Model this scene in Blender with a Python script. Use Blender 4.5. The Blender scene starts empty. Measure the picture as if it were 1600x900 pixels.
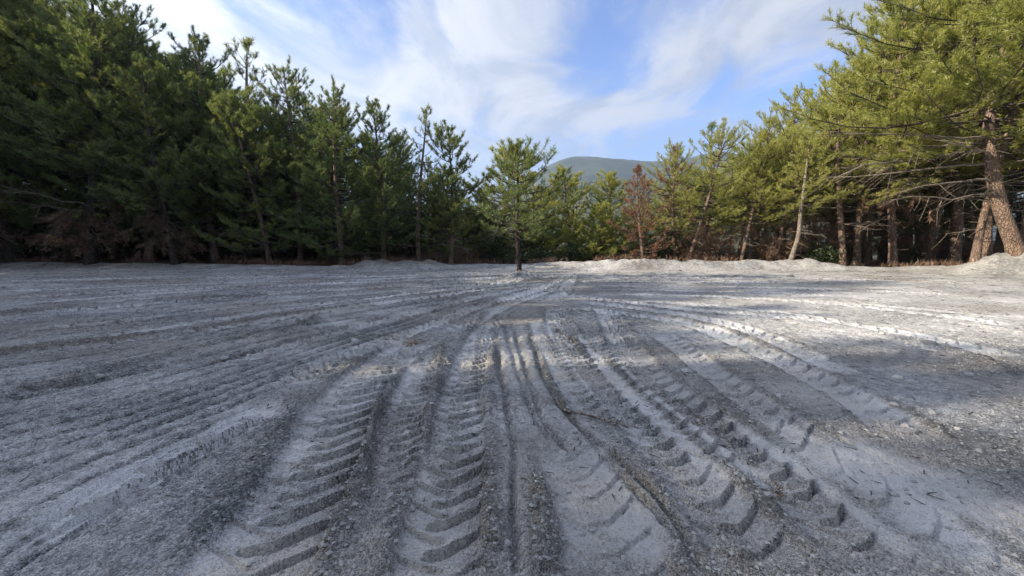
import bpy, math, random
import numpy as np

# ------------------------------------------------------------------ camera, world, sun, exposure
SC = bpy.context.scene
COL = SC.collection
PI = math.pi
CAM_H, F_PX, HORIZON = 1.6, 620.0, 375.0
PITCH = math.atan((450 - HORIZON) / F_PX)

cam_data = bpy.data.cameras.new('camera')
cam_data.sensor_width = 36
cam_data.lens = F_PX / 1600 * 36
cam_data.clip_start, cam_data.clip_end = 0.05, 30000
cam = bpy.data.objects.new('camera', cam_data)
cam.location = (0, 0, CAM_H)
cam.rotation_euler = (PI / 2 - PITCH, 0, 0)
COL.objects.link(cam)
SC.camera = cam

SUN_EL = math.radians(25)
SUN_AZ = math.atan2(-0.989, -0.149)          # measured from +Y towards +X
SUN_DIR = np.array([math.sin(SUN_AZ) * math.cos(SUN_EL), math.cos(SUN_AZ) * math.cos(SUN_EL), math.sin(SUN_EL)])

sun_data = bpy.data.lights.new('sun', 'SUN')
sun_data.energy = 5.0
sun_data.angle = math.radians(0.5)
sun_data.color = (1.0, 0.86, 0.66)
sun = bpy.data.objects.new('sun', sun_data)
from mathutils import Vector, Matrix
sun.rotation_euler = Vector(SUN_DIR).to_track_quat('Z', 'Y').to_euler()
sun.location = (-40, -10, 60)
COL.objects.link(sun)

SC.view_settings.view_transform = 'Standard'
SC.view_settings.look = 'None'
SC.view_settings.exposure = 1.36
SC.view_settings.gamma = 1.0


class NT:
    """small helper round a node tree"""
    def __init__(self, tree):
        self.t = tree
        tree.nodes.clear()
    def n(self, kind, **kw):
        nd = self.t.nodes.new(kind)
        for k, v in kw.items():
            if k.startswith('_'):
                setattr(nd, k[1:], v)
            else:
                nd.inputs[k.replace('__', ' ')].default_value = v
        return nd
    def l(self, a, b):
        self.t.links.new(a, b)
    def val(self, s, v):
        if hasattr(v, 'is_output') or isinstance(v, bpy.types.NodeSocket):
            self.l(v, s)
        else:
            s.default_value = v
    def math(self, op, a, b=None, c=None, clamp=False):
        nd = self.t.nodes.new('ShaderNodeMath')
        nd.operation = op
        nd.use_clamp = clamp
        for i, v in enumerate((a, b, c)):
            if v is not None:
                self.val(nd.inputs[i], v)
        return nd.outputs[0]
    def mix(self, f, a, b, blend='MIX'):
        nd = self.t.nodes.new('ShaderNodeMix')
        nd.data_type = 'RGBA'
        nd.blend_type = blend
        nd.clamp_factor = True
        self.val(nd.inputs[0], f)
        self.val(nd.inputs[6], a if not isinstance(a, tuple) else (*a, 1))
        self.val(nd.inputs[7], b if not isinstance(b, tuple) else (*b, 1))
        return nd.outputs[2]
    def ramp(self, f, a, b, lo=0.0, hi=1.0, smooth=True):
        nd = self.t.nodes.new('ShaderNodeMapRange')
        nd.interpolation_type = 'SMOOTHSTEP' if smooth else 'LINEAR'
        self.val(nd.inputs[0], f)
        nd.inputs[1].default_value, nd.inputs[2].default_value = a, b
        nd.inputs[3].default_value, nd.inputs[4].default_value = lo, hi
        return nd.outputs[0]
    def noise(self, vec, scale, detail=4, rough=0.55, dist=0.0):
        nd = self.t.nodes.new('ShaderNodeTexNoise')
        nd.inputs['Scale'].default_value = scale
        nd.inputs['Detail'].default_value = detail
        nd.inputs['Roughness'].default_value = rough
        nd.inputs['Distortion'].default_value = dist
        if vec is not None:
            self.l(vec, nd.inputs['Vector'])
        return nd.outputs['Fac']


def ray(px, py):
    a, v = (px - 800) / F_PX, (450 - py) / F_PX
    cp, sp = math.cos(PITCH), math.sin(PITCH)
    return np.array([a, cp + sp * v, -sp + cp * v])


def ground_pt(px, py, z=0.0):
    d = ray(px, py)
    t = (z - CAM_H) / d[2]
    return d[0] * t, d[1] * t


def at_depth(px, py, y):
    d = ray(px, py)
    t = y / d[1]
    return d[0] * t, y, CAM_H + d[2] * t


world = bpy.data.worlds.new('World')
SC.world = world
world.use_nodes = True
w = NT(world.node_tree)
out = w.n('ShaderNodeOutputWorld')
bg = w.n('ShaderNodeBackground')
bg.inputs['Strength'].default_value = 0.064
sky = w.n('ShaderNodeTexSky', _sky_type='NISHITA', _sun_disc=False)
sky.sun_elevation = SUN_EL
sky.sun_rotation = SUN_AZ % (2 * PI)
sky.altitude = 200
sky.air_density = 1.0
sky.dust_density = 0.6
sky.ozone_density = 2.0
tc = w.n('ShaderNodeTexCoord')
sep = w.n('ShaderNodeSeparateXYZ')
w.l(tc.outputs['Generated'], sep.inputs[0])
zz = w.math('ADD', w.math('MAXIMUM', sep.outputs[2], 0.0), 0.10)
u_ = w.math('DIVIDE', sep.outputs[0], zz)
v_ = w.math('DIVIDE', sep.outputs[1], zz)
comb = w.n('ShaderNodeCombineXYZ')
w.l(u_, comb.inputs[0])
w.l(w.math('MULTIPLY', v_, 0.55), comb.inputs[1])
cv = comb.outputs[0]
n_big = w.noise(cv, 0.9, 5, 0.5, 0.5)
n_fine = w.noise(cv, 2.4, 9, 0.62, 1.3)
cl = w.math('ADD', w.math('MULTIPLY', n_big, 0.52), w.math('MULTIPLY', n_fine, 0.48))


def blob(px, py, su, sv, amp):
    d = ray(px, py)
    d = d / np.linalg.norm(d)
    k = max(d[2], 0) + 0.10
    cu, cvv = d[0] / k, d[1] / k
    du = w.math('DIVIDE', w.math('SUBTRACT', u_, float(cu)), su)
    dv = w.math('DIVIDE', w.math('SUBTRACT', v_, float(cvv)), sv)
    r2 = w.math('ADD', w.math('MULTIPLY', du, du), w.math('MULTIPLY', dv, dv))
    return w.math('MULTIPLY', w.math('POWER', 2.718, w.math('MULTIPLY', r2, -1.0)), amp)


BLOBS = [(960, 40, 0.30, 0.55, -0.16), (930, 100, 0.28, 0.28, -0.10), (440, 60, 0.45, 0.45, -0.10), (1300, 110, 0.45, 0.4, -0.15),
         (660, 185, 0.55, 0.28, -0.11), (1010, 165, 0.35, 0.3, -0.09), (400, 10, 0.35, 0.3, -0.10), (650, 5, 0.35, 0.35, -0.05),
         (720, 90, 0.75, 0.7, 0.12), (1150, 70, 0.45, 0.5, 0.10), (330, 30, 0.35, 0.35, 0.12), (500, 180, 0.8, 0.5, 0.10),
         (1030, 185, 0.9, 0.25, 0.08)]
for b in BLOBS:
    cl = w.math('ADD', cl, blob(*b))
cover = w.ramp(cl, 0.345, 0.57)
thin = w.math('MULTIPLY', w.math('MULTIPLY', cover, 0.93), w.ramp(sep.outputs[2], 0.10, 0.32, 0.30, 1.0))
shade = w.noise(cv, 2.2, 7, 0.6, 0.6)
ccol = w.mix(w.ramp(shade, 0.40, 0.60), (3.9, 4.3, 5.3), (5.8, 5.95, 6.5))
sunv = w.n('ShaderNodeVectorMath', _operation='DOT_PRODUCT')
w.l(tc.outputs['Generated'], sunv.inputs[0])
sunv.inputs[1].default_value = tuple(SUN_DIR)
near_sun = w.math('POWER', w.math('MAXIMUM', w.math('ADD', w.math('MULTIPLY', sunv.outputs['Value'], 0.5), 0.5), 0.0), 3.0)
glow = w.math('ADD', 0.80, w.math('MULTIPLY', near_sun, 0.9))      # thin cloud scatters sunlight forward: brighter towards the sun
gc = w.n('ShaderNodeCombineColor')
for k_ in range(3): w.l(glow, gc.inputs[k_])
ccol = w.mix(1.0, ccol, gc.outputs[0], 'MULTIPLY')
haze_f = w.ramp(sep.outputs[2], 0.0, 0.30, 0.75, 0.0)
skc = w.mix(1.0, sky.outputs[0], (1.0, 1.20, 1.70), 'MULTIPLY')
base = w.mix(haze_f, skc, (2.05, 2.6, 3.55))
fin = w.mix(thin, base, ccol)
w.l(fin, bg.inputs['Color'])
w.l(bg.outputs[0], out.inputs[0])


# ------------------------------------------------------------------ helpers
def smooth(a, b, x):
    t = np.clip((x - a) / (b - a), 0, 1)
    return t * t * (3 - 2 * t)


_rng = np.random.RandomState(7)
_LAT = _rng.rand(512, 512).astype(np.float32)


def vnoise(x, y, off=0):
    """value noise 0..1 on arrays"""
    x = x + off * 17.31
    y = y + off * 41.77
    xi, yi = np.floor(x).astype(np.int64), np.floor(y).astype(np.int64)
    fx, fy = x - xi, y - yi
    fx = fx * fx * fx * (fx * (fx * 6 - 15) + 10)
    fy = fy * fy * fy * (fy * (fy * 6 - 15) + 10)
    x0, x1, y0, y1 = xi & 511, (xi + 1) & 511, yi & 511, (yi + 1) & 511
    a, b, c, d = _LAT[x0, y0], _LAT[x1, y0], _LAT[x0, y1], _LAT[x1, y1]
    return (a * (1 - fx) + b * fx) * (1 - fy) + (c * (1 - fx) + d * fx) * fy


def fbm(x, y, octv=4, off=0, gain=0.5):
    s, amp, tot = 0, 1.0, 0
    for i in range(octv):
        c, sn = math.cos(0.6 * i), math.sin(0.6 * i)
        k = 2.03 ** i
        s = s + amp * (vnoise((x * c - y * sn) * k, (x * sn + y * c) * k, off + i * 3) - 0.5)
        tot += amp
        amp *= gain
    return s / tot * 2


class Acc:
    """collects vertices and faces and links them as ONE mesh object"""
    def __init__(self):
        self.v, self.f3, self.f4, self.m3, self.m4, self.nv = [], [], [], [], [], 0
    def add(self, v, tris=None, quads=None, mat=0):
        v = np.asarray(v, dtype=np.float32).reshape(-1, 3)
        if tris is not None and len(tris):
            t = np.asarray(tris, dtype=np.int32) + self.nv
            self.f3.append(t); self.m3.append(np.full(len(t), mat, np.int32))
        if quads is not None and len(quads):
            q = np.asarray(quads, dtype=np.int32) + self.nv
            self.f4.append(q); self.m4.append(np.full(len(q), mat, np.int32))
        self.v.append(v); self.nv += len(v)
    def tube(self, path, rad, sides=6, mat=0, cap=True):
        path = np.asarray(path, dtype=np.float64); n = len(path)
        tan = np.gradient(path, axis=0)
        tan /= np.linalg.norm(tan, axis=1)[:, None] + 1e-9
        ref = np.array([1.0, 0, 0]) if abs(tan[:, 0]).mean() < 0.7 else np.array([0, 1.0, 0])
        a = np.cross(tan, ref); a /= np.linalg.norm(a, axis=1)[:, None] + 1e-9
        b = np.cross(tan, a)
        th = np.arange(sides) / sides * 2 * PI
        ring = a[:, None] * np.cos(th)[None, :, None] + b[:, None] * np.sin(th)[None, :, None]
        v = path[:, None] + ring * np.asarray(rad)[:, None, None]
        i = np.arange(n - 1)[:, None] * sides
        j = np.arange(sides)[None]; k = (j + 1) % sides
        q = np.stack([i + j, i + k, i + k + sides, i + j + sides], -1).reshape(-1, 4)
        self.add(v.reshape(-1, 3), None, q, mat)
        if cap:
            e = self.nv - sides
            self.v.append(path[-1:].astype(np.float32)); c = self.nv; self.nv += 1
            t = np.array([[e + s, e + (s + 1) % sides, c] for s in range(sides)], np.int32)
            self.f3.append(t); self.m3.append(np.full(len(t), mat, np.int32))
    def mesh(self, name, mats, smooth_=True):
        me = bpy.data.meshes.new(name)
        v = np.concatenate(self.v) if self.v else np.zeros((0, 3), np.float32)
        f3 = np.concatenate(self.f3) if self.f3 else np.zeros((0, 3), np.int32)
        f4 = np.concatenate(self.f4) if self.f4 else np.zeros((0, 4), np.int32)
        mi = np.concatenate(self.m3 + self.m4) if (self.m3 or self.m4) else np.zeros(0, np.int32)
        me.vertices.add(len(v)); me.vertices.foreach_set('co', v.ravel())
        nl = f3.size + f4.size; npoly = len(f3) + len(f4)
        me.loops.add(nl); me.polygons.add(npoly)
        me.loops.foreach_set('vertex_index', np.concatenate([f3.ravel(), f4.ravel()]).astype(np.int32))
        st = np.concatenate([np.arange(len(f3)) * 3, f3.size + np.arange(len(f4)) * 4]).astype(np.int32)
        me.polygons.foreach_set('loop_start', st)
        for m in mats:
            me.materials.append(m)
        me.polygons.foreach_set('material_index', mi)
        me.polygons.foreach_set('use_smooth', np.full(npoly, smooth_))
        me.update(calc_edges=True)
        return me


def link(name, data, parent=None, loc=None):
    o = bpy.data.objects.new(name, data)
    COL.objects.link(o)
    if parent is not None:
        o.parent = parent
    if loc is not None:
        o.location = loc
    return o


def tag(o, label=None, cat=None, group=None, kind=None):
    if label: o['label'] = label
    if cat: o['category'] = cat
    if group: o['group'] = group
    if kind: o['kind'] = kind
    return o


def new_mat(name):
    m = bpy.data.materials.new(name)
    m.use_nodes = True
    return m, NT(m.node_tree)


# ------------------------------------------------------------------ materials
def bark_mat(name, dark, light, rust=None, sc=19, deep=0.04):
    m, n = new_mat(name)
    o = n.n('ShaderNodeOutputMaterial')
    b = n.n('ShaderNodeBsdfPrincipled')
    b.inputs['Roughness'].default_value = 0.95
    t = n.n('ShaderNodeTexCoord')
    mp = n.n('ShaderNodeMapping')
    mp.inputs['Scale'].default_value = (1, 1, 0.28)
    n.l(t.outputs['Object'], mp.inputs[0])
    v = n.n('ShaderNodeTexVoronoi', _feature='DISTANCE_TO_EDGE')
    v.inputs['Scale'].default_value = sc
    wn = n.n('ShaderNodeTexNoise'); wn.inputs['Scale'].default_value = 6; n.l(mp.outputs[0], wn.inputs['Vector'])
    wm = n.n('ShaderNodeVectorMath', _operation='MULTIPLY_ADD'); n.l(wn.outputs['Color'], wm.inputs[0]); wm.inputs[1].default_value = (.12, .12, .12); n.l(mp.outputs[0], wm.inputs[2])
    n.l(wm.outputs[0], v.inputs['Vector'])
    nz = n.noise(mp.outputs[0], 9, 6, 0.65)
    big = n.noise(t.outputs['Object'], 1.3, 3, 0.5)
    f = n.math('MULTIPLY', n.ramp(v.outputs['Distance'], 0.0, 0.16), n.ramp(nz, 0.25, 0.75))
    c = n.mix(f, dark, light)
    if rust:
        c = n.mix(n.ramp(big, 0.3, 0.8, 0, .8), c, rust)
    n.l(c, b.inputs['Base Color'])
    bp = n.n('ShaderNodeBump')
    bp.inputs['Strength'].default_value = 0.9
    bp.inputs['Distance'].default_value = deep
    n.l(n.math('ADD', n.ramp(v.outputs['Distance'], 0, 0.2), n.math('MULTIPLY', nz, 0.6)), bp.inputs['Height'])
    n.l(bp.outputs[0], b.inputs['Normal'])
    n.l(b.outputs[0], o.inputs[0])
    return m


def leaf_mat(name, a, b_, c, transl=0.35, tcol=None):
    """thin leaves: colours a..b_ vary over the crown, c in single spots; light also comes through"""
    m, n = new_mat(name)
    o = n.n('ShaderNodeOutputMaterial')
    t = n.n('ShaderNodeTexCoord')
    oi = n.n('ShaderNodeObjectInfo')
    n1 = n.noise(t.outputs['Object'], 0.9, 3, 0.6)
    n2 = n.noise(t.outputs['Object'], 7.0, 2, 0.6)
    f = n.math('ADD', n.math('MULTIPLY', n.ramp(n1, 0.3, 0.7), 0.6), n.math('MULTIPLY', oi.outputs['Random'], 0.4))
    col = n.mix(f, a, b_)
    col = n.mix(n.ramp(n2, 0.62, 0.78, 0, 0.7), col, c)
    d = n.n('ShaderNodeBsdfDiffuse')
    n.l(col, d.inputs['Color'])
    tr = n.n('ShaderNodeBsdfTranslucent')
    n.l(n.mix(1.0, col, tcol or (1.3, 1.25, 0.7), 'MULTIPLY'), tr.inputs['Color'])
    gl = n.n('ShaderNodeBsdfGlossy')
    gl.inputs['Roughness'].default_value = 0.5
    gl.inputs['Color'].default_value = (0.8, 0.8, 0.8, 1)
    mx = n.n('ShaderNodeMixShader', Fac=transl)
    n.l(d.outputs[0], mx.inputs[1]); n.l(tr.outputs[0], mx.inputs[2])
    mx2 = n.n('ShaderNodeMixShader', Fac=0.05)
    n.l(mx.outputs[0], mx2.inputs[1]); n.l(gl.outputs[0], mx2.inputs[2])
    n.l(mx2.outputs[0], o.inputs[0])
    return m


M_BARK = bark_mat('pine_bark', (0.075, 0.052, 0.042), (0.31, 0.225, 0.175), (0.31, 0.215, 0.16))
M_BARK_HERO = bark_mat('plated_pine_bark', (0.10, 0.070, 0.056), (0.29, 0.215, 0.17), (0.32, 0.215, 0.155), 15, 0.07)
M_BARK_DARK = bark_mat('dark_bark', (0.035, 0.028, 0.024), (0.12, 0.095, 0.08))
M_BARK_PALE = bark_mat('pale_bark', (0.17, 0.14, 0.12), (0.36, 0.31, 0.26))
M_BRANCH = bark_mat('branch_wood', (0.06, 0.047, 0.037), (0.15, 0.12, 0.095))
M_DEADWOOD = bark_mat('dead_wood', (0.20, 0.17, 0.14), (0.44, 0.38, 0.31))
M_NEEDLE = leaf_mat('pine_needles', (0.095, 0.155, 0.062), (0.235, 0.265, 0.090), (0.30, 0.29, 0.15), 0.5)
M_NEEDLE_Y = leaf_mat('yellow_green_needles', (0.265, 0.295, 0.075), (0.385, 0.385, 0.110), (0.38, 0.33, 0.15), 0.5)
M_RUST = leaf_mat('rust_brown_needles', (0.18, 0.085, 0.055), (0.24, 0.12, 0.075), (0.12, 0.06, 0.04), 0.25, (1.2, 0.9, 0.7))
M_DRYNEEDLE = leaf_mat('dry_brown_needles', (0.15, 0.095, 0.065), (0.24, 0.155, 0.105), (0.09, 0.06, 0.045), 0.2, (1.1, 0.9, 0.7))
M_LEAF = leaf_mat('shrub_leaves', (0.035, 0.062, 0.022), (0.065, 0.095, 0.03), (0.10, 0.12, 0.05))
M_STRAW = leaf_mat('dry_straw', (0.20, 0.14, 0.08), (0.30, 0.22, 0.12), (0.12, 0.08, 0.05), 0.2, (1.1, 0.95, 0.7))


def ground_material():
    m, n = new_mat('crushed_grey_rock_ground')
    o = n.n('ShaderNodeOutputMaterial')
    b = n.n('ShaderNodeBsdfPrincipled')
    b.inputs['Roughness'].default_value = 0.95
    b.inputs['Specular IOR Level'].default_value = 0.15
    t = n.n('ShaderNodeTexCoord')
    P = t.outputs['Object']
    at = n.n('ShaderNodeAttribute', _attribute_name='soil')
    sp = n.n('ShaderNodeSeparateColor')
    n.l(at.outputs['Color'], sp.inputs[0])
    dust, brown, litter = sp.outputs[0], sp.outputs[1], sp.outputs[2]
    n1 = n.noise(P, 1.1, 5, 0.6, 0.4)
    n2 = n.noise(P, 9.0, 5, 0.65)
    n3 = n.noise(P, 55.0, 3, 0.7)
    vor = n.n('ShaderNodeTexVoronoi')
    vor.inputs['Scale'].default_value = 46
    n.l(P, vor.inputs['Vector'])
    vor2 = n.n('ShaderNodeTexVoronoi')
    vor2.inputs['Scale'].default_value = 110
    n.l(P, vor2.inputs['Vector'])
    vs = n.n('ShaderNodeSeparateColor')
    n.l(vor.outputs['Color'], vs.inputs[0])
    vs2 = n.n('ShaderNodeSeparateColor')
    n.l(vor2.outputs['Color'], vs2.inputs[0])
    tone = n.math('ADD', n.math('MULTIPLY', n1, 0.35), n.math('MULTIPLY', n2, 0.65))
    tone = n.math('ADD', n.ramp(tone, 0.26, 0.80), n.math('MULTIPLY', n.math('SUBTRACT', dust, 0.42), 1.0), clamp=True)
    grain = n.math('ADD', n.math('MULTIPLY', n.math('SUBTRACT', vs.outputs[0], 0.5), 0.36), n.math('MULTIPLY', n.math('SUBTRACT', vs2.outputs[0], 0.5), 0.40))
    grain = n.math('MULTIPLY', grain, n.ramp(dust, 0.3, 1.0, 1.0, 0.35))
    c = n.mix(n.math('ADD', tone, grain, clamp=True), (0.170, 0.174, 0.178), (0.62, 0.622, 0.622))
    bt = n.mix(n2, (0.15, 0.125, 0.095), (0.27, 0.225, 0.17))
    c = n.mix(n.math('MULTIPLY', brown, n.ramp(n2, 0.25, 0.6, 0.4, 1.0)), c, bt)
    lt = n.mix(n3, (0.055, 0.034, 0.022), (0.13, 0.085, 0.055))
    lt = n.mix(n.ramp(n1, 0.5, 0.75), lt, (0.16, 0.115, 0.07))
    c = n.mix(n.math('MULTIPLY', litter, 1.0), c, lt)
    n.l(c, b.inputs['Base Color'])
    peb = n.math('SUBTRACT', 1.0, n.ramp(vor.outputs['Distance'], 0.0, 0.55))
    peb2 = n.math('SUBTRACT', 1.0, n.ramp(vor2.outputs['Distance'], 0.0, 0.55))
    hgt = n.math('ADD', n.math('MULTIPLY', peb, vs.outputs[1]), n.math('MULTIPLY', peb2, 0.45))
    hgt = n.math('MULTIPLY', hgt, n.ramp(dust, 0.25, 0.95, 1.0, 0.3))
    hgt = n.math('ADD', hgt, n.math('MULTIPLY', n2, 1.4))
    bp = n.n('ShaderNodeBump')
    bp.inputs['Strength'].default_value = 1.0
    bp.inputs['Distance'].default_value = 0.028
    n.l(hgt, bp.inputs['Height'])
    n.l(bp.outputs[0], b.inputs['Normal'])
    n.l(b.outputs[0], o.inputs[0])
    return m


M_GROUND = ground_material()


def stone_mat(name, a, b_):
    m, n = new_mat(name)
    o = n.n('ShaderNodeOutputMaterial')
    b = n.n('ShaderNodeBsdfPrincipled')
    b.inputs['Roughness'].default_value = 0.9
    t = n.n('ShaderNodeTexCoord')
    ge = n.n('ShaderNodeNewGeometry')
    nz = n.noise(t.outputs['Object'], 25, 5, 0.6)
    f = n.math('ADD', n.math('MULTIPLY', nz, 0.5), n.math('MULTIPLY', ge.outputs['Random Per Island'], 0.6))
    n.l(n.mix(f, a, b_), b.inputs['Base Color'])
    bp = n.n('ShaderNodeBump')
    bp.inputs['Strength'].default_value = 0.6
    bp.inputs['Distance'].default_value = 0.01
    n.l(nz, bp.inputs['Height'])
    n.l(bp.outputs[0], b.inputs['Normal'])
    n.l(b.outputs[0], o.inputs[0])
    return m


M_STONE = stone_mat('grey_stone', (0.17, 0.175, 0.18), (0.52, 0.52, 0.51))
M_STONE_DARK = stone_mat('dark_stone', (0.035, 0.037, 0.042), (0.11, 0.115, 0.125))
M_STONE_PALE = stone_mat('pale_stone', (0.42, 0.40, 0.36), (0.62, 0.59, 0.53))


# ------------------------------------------------------------------ the ground: one sheet, tyre tracks and all
def cat(pts, z=0.0):
    """pixel polyline -> smooth ground curve"""
    P = np.array([ground_pt(x, y, z) for x, y in pts])
    Q = np.vstack([2 * P[0] - P[1], P, 2 * P[-1] - P[-2]])
    outp = []
    for i in range(1, len(Q) - 2):
        p0, p1, p2, p3 = Q[i - 1], Q[i], Q[i + 1], Q[i + 2]
        t = np.linspace(0, 1, 24, endpoint=False)[:, None]
        outp.append(0.5 * (2 * p1 + (p2 - p0) * t + (2 * p0 - 5 * p1 + 4 * p2 - p3) * t ** 2 + (-p0 + 3 * p1 - 3 * p2 + p3) * t ** 3))
    outp.append(P[-1:])
    return np.vstack(outp)


class Curve:
    def __init__(self, pts):
        C = cat(pts)
        if abs(C[-1, 1] - C[0, 1]) >= 0.7 * abs(C[-1, 0] - C[0, 0]):
            self.ax = 1
            if C[-1, 1] < C[0, 1]: C = C[::-1]
        else:
            self.ax = 0
            if C[-1, 0] < C[0, 0]: C = C[::-1]
        k = C[:, self.ax]
        keep = np.concatenate([[True], np.diff(np.maximum.accumulate(k)) > 1e-5])
        self.C = C = C[keep]
        self.S = np.concatenate([[0], np.cumsum(np.linalg.norm(np.diff(C, axis=0), axis=1))])
        g = np.gradient(C, axis=0)
        self.th = np.arctan2(g[:, 1 - self.ax], g[:, self.ax])
    def ev(self, x, y, half):
        """indices of the points near the curve, lateral offset d (right is +), arc length s, end fade"""
        C = self.C
        lo, hi = C.min(0) - half * 2, C.max(0) + half * 2
        idx = np.nonzero((x > lo[0]) & (x < hi[0]) & (y > lo[1]) & (y < hi[1]))[0]
        px, py = x[idx], y[idx]
        a, o = (py, px) if self.ax else (px, py)
        k = C[:, self.ax]
        c = np.interp(a, k, C[:, 1 - self.ax])
        th = np.interp(a, k, self.th)
        dd = (o - c) * np.cos(th)
        s = np.interp(a, k, self.S) + (o - c) * np.sin(th)
        d = dd if self.ax else -dd
        over = np.maximum(k[0] - a, 0) + np.maximum(a - k[-1], 0)
        keep = (np.abs(d) < half) & (over < 0.01)
        L = self.S[-1]
        fade = smooth(0, min(0.5, L * .2), s) * smooth(0, min(0.5, L * .2), L - s)
        return idx[keep], d[keep], s[keep], fade[keep]


# (pixel centreline, width m, sink m, lug pitch m, lug height m, chevron slope, left/right bar weight, rim m, seed)
TRACKS = [
    # far field, older passes
    ([(0, 478), (200, 462), (420, 448), (640, 438), (820, 432)], 0.55, 0.02, 0.30, 0.035, 0.6, 1, 1, 0.02, 1),
    ([(0, 455), (250, 446), (450, 440), (700, 432)], 0.55, 0.02, 0.30, 0.035, 0.6, 1, 1, 0.02, 2),
    ([(0, 520), (200, 500), (450, 470), (640, 452), (820, 440)], 0.50, 0.02, 0.28, 0.035, 0.6, 1, 1, 0.02, 3),
    ([(300, 520), (500, 488), (660, 466), (800, 448), (900, 438)], 0.50, 0.025, 0.28, 0.045, 0.6, 1, 1, 0.03, 4),
    ([(330, 575), (480, 533), (640, 490), (760, 462), (860, 444)], 0.42, 0.03, 0.27, 0.045, 0.6, 1, 1, 0.03, 5),
    ([(430, 610), (520, 565), (640, 518), (740, 482), (830, 455), (900, 437)], 0.46, 0.03, 0.25, 0.055, 0.7, 1, 1, 0.03, 6),
    ([(700, 520), (770, 485), (830, 462), (890, 444)], 0.45, 0.03, 0.25, 0.045, 0.7, 1, 1, 0.02, 7),
    ([(0, 440), (300, 434), (560, 432), (780, 428)], 0.5, .02, .32, .045, .6, 1, 1, .02, 31),
    ([(0, 466), (250, 454), (480, 444), (700, 437), (860, 430)], 0.5, .02, .3, .045, .6, 1, 1, .02, 32),
    ([(0, 495), (250, 474), (460, 457), (660, 444), (830, 435)], 0.45, .02, .28, .045, .6, 1, 1, .02, 33),
    ([(120, 530), (330, 500), (520, 474), (680, 456), (830, 441)], 0.42, .02, .27, .045, .6, 1, 1, .02, 34),
    ([(0, 560), (200, 530), (400, 503), (600, 474), (760, 452)], 0.42, .02, .27, .040, .6, 1, 1, .02, 35),
    ([(560, 470), (680, 455), (800, 440), (880, 430)], 0.42, .02, .26, .05, .6, 1, 1, .02, 36),
    ([(780, 470), (830, 455), (870, 440), (890, 428)], 0.42, .02, .26, .05, .6, 1, 1, .02, 37),
    ([(860, 470), (880, 455), (890, 440), (895, 430)], 0.42, .02, .26, .05, .6, 1, 1, .02, 38),
    # to the right
    ([(930, 446), (1100, 448), (1300, 452), (1500, 460)], 0.5, .02, .3, 0.03, .5, 1, 1, .02, 41),
    ([(960, 458), (1120, 464), (1280, 474), (1450, 492), (1600, 512)], 0.5, .02, .3, 0.026, .5, 1, 1, .02, 42),
    ([(900, 433), (1100, 434), (1350, 437), (1550, 445)], 0.5, .02, .32, 0.03, .5, 1, 1, .02, 43),
    ([(1000, 470), (1150, 482), (1320, 505), (1480, 535), (1600, 565)], 0.46, .02, .28, 0.018, .5, 1, 1, .02, 44),
    ([(1250, 470), (1400, 480), (1600, 500)], 0.46, .02, .28, 0.018, .5, 1, 1, .02, 45),
    ([(880, 452), (1000, 452), (1150, 456), (1300, 462)], 0.5, 0.02, 0.3, 0.03, 0.5, 1, 1, 0.02, 8),
    ([(900, 440), (1050, 440), (1250, 442)], 0.5, 0.02, 0.3, 0.03, 0.5, 1, 1, 0.02, 9),
    ([(860, 455), (960, 470), (1080, 484), (1200, 494), (1330, 506)], 0.5, 0.03, 0.27, 0.028, 0.6, 1, 1, 0.03, 10),
    ([(900, 478), (980, 490), (1080, 507), (1180, 545), (1270, 585), (1360, 635), (1440, 700)], 0.50, 0.035, 0.24, 0.022, 0.8, 1, 1, 0.03, 11),
    ([(905, 470), (1000, 482), (1120, 502), (1240, 545), (1340, 590)], 0.46, 0.03, 0.26, 0.02, 0.7, 1, 1, 0.02, 12),
    # foreground
    ([(668, 556), (648, 600), (630, 650), (622, 700), (622, 750), (632, 800)], 0.40, 0.035, 0.15, 0.036, 0.45, 0.7, 1, 0.03, 13),
    ([(788, 482), (766, 502), (742, 545), (722, 610), (712, 680), (702, 745), (692, 820), (690, 899), (700, 980)], 0.46, 0.05, 0.20, 0.042, 0.6, 0.8, 1, 0.05, 14),
    ([(655, 530), (590, 575), (540, 630), (508, 690), (472, 755), (425, 830), (375, 899), (310, 980)], 0.66, 0.055, 0.215, 0.045, 0.75, 0.55, 1, 0.03, 15),
    ([(866, 478), (872, 503), (898, 545), (935, 590), (985, 640), (1045, 705), (1108, 775), (1170, 850), (1230, 930)], 0.50, 0.045, 0.215, 0.042, 0.75, 0.75, 1, 0.03, 16),
    ([(942, 478), (953, 497), (975, 540), (1015, 590), (1085, 640), (1155, 690), (1240, 755), (1330, 830), (1420, 910)], 0.50, 0.045, 0.21, 0.044, 0.75, 0.75, 1, 0.03, 17),
    ([(880, 690), (915, 745), (940, 800), (955, 860), (960, 930)], 0.55, 0.04, 0.23, 0.036, 0.85, 0.9, 1, 0.03, 18),
    ([(840, 500), (862, 550), (900, 610), (948, 672)], 0.36, 0.02, 0.19, 0.032, 0.6, .8, 1, 0.02, 51),
    ([(915, 520), (958, 575), (1018, 632), (1090, 692), (1165, 760)], 0.36, 0.02, 0.20, 0.032, 0.7, .8, 1, 0.02, 52),
    ([(1030, 520), (1110, 580), (1205, 645), (1300, 705)], 0.42, 0.02, 0.22, 0.032, 0.7, .8, 1, 0.02, 53),
    ([(1160, 640), (1230, 690), (1330, 750), (1440, 830), (1540, 920)], 0.55, 0.02, 0.30, 0.03, 0.8, 0.1, .8, 0.01, 19),
    ([(0, 880), (120, 800), (230, 735), (330, 685), (420, 640)], 0.42, 0.02, 0.40, 0.055, 2.2, 1, 1, 0.02, 20),
]
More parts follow.
